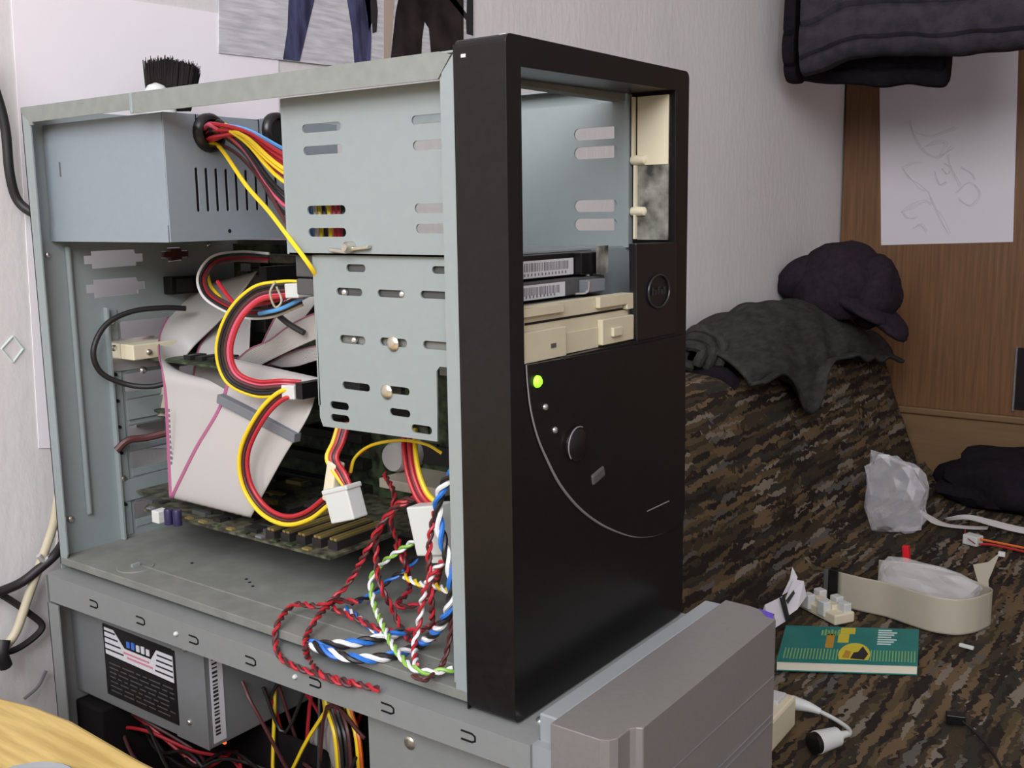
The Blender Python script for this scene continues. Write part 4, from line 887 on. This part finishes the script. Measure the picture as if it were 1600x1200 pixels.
# crumpled white wrapping in the roll
def crumple(c, rx, ry, rz, seed, n=3, lean=0., amp=.10):
    """loose film pouch: rounded box with sharp creases"""
    bm = bmesh.new(); bmesh.ops.create_icosphere(bm, subdivisions=n, radius=1); vs = []; r_ = random.Random(seed)
    for v in bm.verts:
        n_ = v.co.normalized(); k = (abs(n_.x)**5+abs(n_.y)**5+abs(n_.z)**5)**(-1/5)
        q_ = n_*(k*(1+r_.uniform(-amp, amp)))
        vs.append(Vector((c[0]+q_.x*rx-lean*q_.z*rz, c[1]+q_.y*ry*(1-.5*max(0, q_.z)), c[2]+q_.z*rz*(1-.18*q_.x))))
    fs = [tuple(v.index for v in f.verts) for f in bm.faces]; bm.free(); return MB().add(vs, fs)
m0 = e_[0]
tag(crumple((m0.x-.075, m0.y+.036, ZT0+.030), .062, .020, .028, 5).build('plastic_wrap', 'bag'), 'crumpled clear wrapping tucked inside the beige ribbon cable', 'plastic')
c = S(1413, 925)+Vector((0, .09, 0)); tag(MB().obox(Vector((m0.x-.118, m0.y+.085, ZT0+.033)), (1, 0, .1), (0, 1, 0), (-.1, 0, 1), .0045, .004, .033).build('red_clip', 'red_pl', bevel=.001), 'small red plastic piece sticking up behind the beige ribbon cable', 'clip')
lv = thing('paper_scrap', (e_[0].x-.012, e_[0].y+.055, ZT0), 'pale scrap sticking up at the right end of the beige ribbon cable', 'scrap')
b_ = Vector((e_[0].x-.016, e_[0].y+.062, ZT0+.03))
MB().plate('y', b_.y, b_.y+.0012, [(b_.x-.006, ZT0), (b_.x+.012, ZT0), (b_.x+.008, ZT0+.045), (b_.x+.020, ZT0+.086), (b_.x+.006, ZT0+.070), (b_.x-.012, ZT0+.063), (b_.x-.004, ZT0+.038)]).build('blade', 'ribbon_b', lv)
MB().box(b_.x+.018, b_.x+.026, b_.y-.001, b_.y+.003, ZT0+.081, ZT0+.087).build('tip', 'white_pl', lv)
# white plastic bracket bits
wp = thing('plastic_bracket', S(1290, 965), 'white plastic mounting bracket with clips beside the teal book', 'bracket')
a, b = S(1262, 945), S(1320, 975); u = (b-a).normalized(); v_ = Vector((0, 0, 1)).cross(u)
o_ = (a+b)/2
MB().obox(o_+Vector((0, 0, .007)), u, v_, (0, 0, 1), (b-a).length/2, .016, .007).build('tray', 'cream', wp, bevel=.002)
for k, (s_, t) in enumerate(((-.7, .6), (-.5, -.8), (.1, .8), (.3, -.7), (.75, .4))): MB().obox(o_+u*(s_*.036)+v_*(t*.018)+Vector((0, 0, .015)), u, v_, (0, 0, 1), .007, .006, .010).build('clip', 'white_pl', wp, bevel=.0015)
MB().obox(o_+Vector((0, 0, .016)), u, v_, (0, 0, 1), .02, .006, .004).build('spine', 'cream', wp, bevel=.0015)
# folded paper with black band
fp_ = thing('folded_leaflet', S(1225, 960), 'folded white paper with a black band behind the silver case corner', 'paper')
def quad3(parent, name, m_, pts, sol=.0008): MB().add(pts, [tuple(range(len(pts)))]).build(name, m_, parent, solid=sol)
yb = .83
quad3(fp_, 'leaf', 'paper2', [Y(1188, 965, yb), Y(1195, 945, yb), Y(1222, 932, yb+.01), Y(1232, 968, yb), Y(1205, 985, yb-.01)])
quad3(fp_, 'leaf', 'paper2', [Y(1232, 962, yb), Y(1226, 938, yb+.01), Y(1240, 905, yb+.03), Y(1256, 908, yb+.03), Y(1260, 932, yb+.03), Y(1246, 952, yb+.01)])
quad3(fp_, 'leaf', 'paper2', [Y(1222, 930, yb+.02), Y(1234, 905, yb+.03), Y(1238, 886, yb+.04), Y(1246, 902, yb+.04), Y(1240, 920, yb+.03)])
quad3(fp_, 'band', 'ink', [Y(1218, 934, yb-.002), Y(1226, 932, yb-.002), Y(1234, 966, yb-.01), Y(1228, 972, yb-.01)]); quad3(fp_, 'band', 'ink', [Y(1228, 938, yb-.002), Y(1240, 922, yb+.01), Y(1242, 927, yb+.01), Y(1231, 944, yb-.002)])
# clear plastic bag
c = S(1388, 838); pb = crumple((c.x, c.y+.035, ZT0+.062), .046, .026, .060, 12, lean=.10, amp=.12)
tag(pb.build('plastic_bag', 'bag'), 'crumpled clear plastic bag propped on the camouflage sofa', 'bag')
# thin grey ribbon and the lead with white plug
tr = thing('ribbon_cable', S(1520, 820), 'thin flat grey ribbon cable crossing the seat toward the right', 'ribbon cable')
ribbon(tr, [(S(1436, 795, .03), S(1440, 805, .02)), (S(1455, 806, .02), S(1458, 818, .01)), (S(1480, 818, .008), S(1484, 824, .004)), (S(1520, 822, .004), S(1520, 827, .002)), (S(1545, 822, .003), S(1543, 827, .002))], m_='ribbon', stripe=False, cols=8)
ribbon(tr, [(S(1475, 810, .01), S(1478, 814, .004)), (S(1510, 804, .02), S(1512, 812, .012)), (S(1550, 812, .018), S(1550, 822, .010)), (S(1590, 822, .012), S(1590, 832, .004)), (S(1640, 830, .01), S(1640, 840, .003))], m_='ribbon', stripe=False, cols=8)
tl = thing('plug_lead', S(1515, 845), 'red and orange lead with a white plug on the seat near the black bundle', 'cable')
a = S(1520, 843, .006); MB().obox(a, (.9, -.3, 0), (.3, .9, 0), (0, 0, 1), .013, .010, .008).build('plug', 'white_pl', tl, bevel=.0015)
MB().tube([S(1530, 842, .010), S(1560, 848, .008), S(1610, 858, .006)], .0018, 6).build('wire', 'orange', tl, smooth=True); MB().tube([S(1530, 850, .006), S(1555, 852, .005), S(1610, 864, .004)], .0018, 6).build('wire', 'red', tl, smooth=True)
MB().tube([S(1508, 828, .006), S(1509, 838, .006), S(1524, 850, .016)], .0009, 5).build('thin_wire', 'red', tl, smooth=True)
# white adapter box with plug
ad = thing('adapter_box', S(1215, 1160), 'white adapter box with lead and round plug beside the silver case', 'adapter')
p0, p1 = S(1190, 1200), S(1246, 1135)
u = (p1-p0).normalized(); v_ = Vector((0, 0, 1)).cross(u)
cen = (p0+p1)/2+v_*.03
MB().obox(cen+Vector((0, 0, .017)), u, v_, (0, 0, 1), (p1-p0).length/2, .028, .017).build('shell', 'cream', ad, bevel=.003)
MB().obox(cen+Vector((0, 0, .0348)), u, v_, (0, 0, 1), (p1-p0).length/2*.5, .014, .001).build('socket_recess', 'darkgrey', ad)
MB().obox(cen+Vector((0, 0, .0355))+u*.03, u, v_, (0, 0, 1), .012, .02, .0022).build('raised_ridge', 'white_pl', ad, bevel=.001)
w0 = S(1238, 1098, .012); MB().tube([w0, S(1262, 1104, .012), S(1282, 1112, .009)], lambda t: .008*(1-.6*t), 12).build('strain_relief', 'white_pl', ad, smooth=True)
MB().tube([S(1280, 1111, .008), S(1305, 1124, .006), S(1325, 1138, .006), S(1327, 1147, .008), S(1312, 1152, .011)], .0022, 8).build('lead', 'white_pl', ad, smooth=True)
a, b = S(1324, 1146, .011), S(1277, 1160, .011); ax = (b-a).normalized(); L_ = (b-a).length
MB().lathe(a, ax, [(0, .003), (L_*.3, .005), (L_*.35, .0095), (L_, .0115), (L_+.001, .0105)], 20).build('round_plug', 'white_pl', ad, smooth=True)
MB().lathe(b, ax, [(0, .0108), (.006, .0105), (.0065, .004)], 20).build('plug_face', 'black', ad, smooth=True)
# small black connector with thin lead
bl = thing('thin_lead', S(1500, 1125), 'thin black lead with small connector at the lower right of the seat', 'cable')
MB().obox(S(1493, 1122, .005), (.9, .3, 0), (-.3, .9, 0), (0, 0, 1), .010, .006, .005).build('connector', 'black', bl, bevel=.001)
MB().tube([S(1500, 1124, .005), S(1525, 1145, .003), S(1550, 1175, .003), S(1572, 1215, .003)], .0014, 6).build('wire', 'black_w', bl, smooth=True)
tag(MB().obox(S(1510, 1010, .002), (.95, -.1, 0), (.1, .95, 0), (0, 0, 1), .009, .0025, .002).build('plastic_stick', 'white_pl', bevel=.0008), 'tiny white plastic stick on the seat right of the teal book', 'stick')

# ------------------------------------------------------------------ low table in the foreground
dk = thing('low_table', (.0, -.45, ZF), 'yellow pine low table top in the near left corner', 'table')
ye = -.1275
poly = [(-.55, -.185)]+[(-.55+.0, -.185)]
crn = [(-.24, -.142), (-.215, -.134), (-.19, -.1288), (-.16, -.1265), (-.10, -.1295)]
poly = [(-.42, -.80), (-.42, -.17), (-.41, -.160), (-.30, -.150)]+crn+[(.42, -.135), (.44, -.155), (.44, -.80)]  # unseen left end carried on to cast shade on the lower wall
MB().plate('z', -.022, .0, poly).build('table_top', 'desk', dk, bevel=.003)
for x, y in ((-.30, -.25), (.36, -.25), (-.30, -.74), (.36, -.74)): MB().box(x-.02, x+.02, y-.02, y+.02, ZF, -.022).build('leg', 'desk', dk)
c = at(32, 1234, 'z', .004); tag(MB().lathe((c.x, c.y, 0), (0, 0, 1), [(0, .018), (.004, .024), (.0046, .023), (.0012, .016)], 32).build('round_dish', 'silver_lt', smooth=True), 'round grey dish on the yellow pine low table', 'dish')

# ------------------------------------------------------------------ cables on the wall side
bk2 = thing('mains_cable', Vector((XW+.008, .0, .1)), 'thick black power cord arching down the wall behind the tower', 'cable')
def Wl(px, py, d=.012): return at(px, py, 'x', XW+d)
MB().tube([Wl(-40, 60), Wl(-8, 140), Wl(8, 200), Wl(15, 270), Wl(27, 312), Wl(52, 333, .02), Wl(90, 345, .03)], .0035, 10, res=8).build('sheath', 'black_rub', bk2, smooth=True)
wc = thing('white_cable', Vector((XW+.01, .0, -.1)), 'off-white cord hanging down behind the rear edge of the tower', 'cable')
MB().tube([Wl(92, 770, .02), Wl(84, 818, .018), Wl(66, 872, .016), Wl(45, 930, .014), Wl(26, 985, .014), Wl(8, 1012, .014), Wl(5, 1025, .014)], .0034, 10, res=8).build('sheath', 'beige', wc, smooth=True)
MB().tube([Wl(92, 830, .025), Wl(88, 858, .022), Wl(70, 876, .02), Wl(60, 868, .02)], .002, 8).build('thin_sheath', 'ribbon', wc, smooth=True)
bc2 = thing('slack_cable', Vector((XW+.01, -.02, -.1)), 'slack black cords crossing the wall low behind the cases', 'cable')
MB().tube([Wl(98, 850, .028), Wl(85, 868, .022), Wl(62, 888, .018), Wl(30, 912, .014), Wl(-20, 932, .012)], .0036, 10, res=8).build('sheath', 'black_rub', bc2, smooth=True)
MB().tube([Wl(-10, 922, .01), Wl(20, 940, .01), Wl(45, 958, .01), Wl(66, 978, .012), Wl(48, 1000, .012), Wl(15, 1018, .012), Wl(-15, 1012, .012)], .0026, 8, res=8).build('sheath', 'black_rub', bc2, smooth=True)
MB().tube([Wl(72, 1048, .008), Wl(60, 1072, .008), Wl(38, 1092, .008)], .0012, 8).build('thin_sheath', 'greyink', bc2, smooth=True)
MB().tube([Wl(5, 1000, .02), Wl(2, 1022, .022), Wl(8, 1040, .02)], .0052, 10).build('plug_body', 'black_rub', bc2, smooth=True)
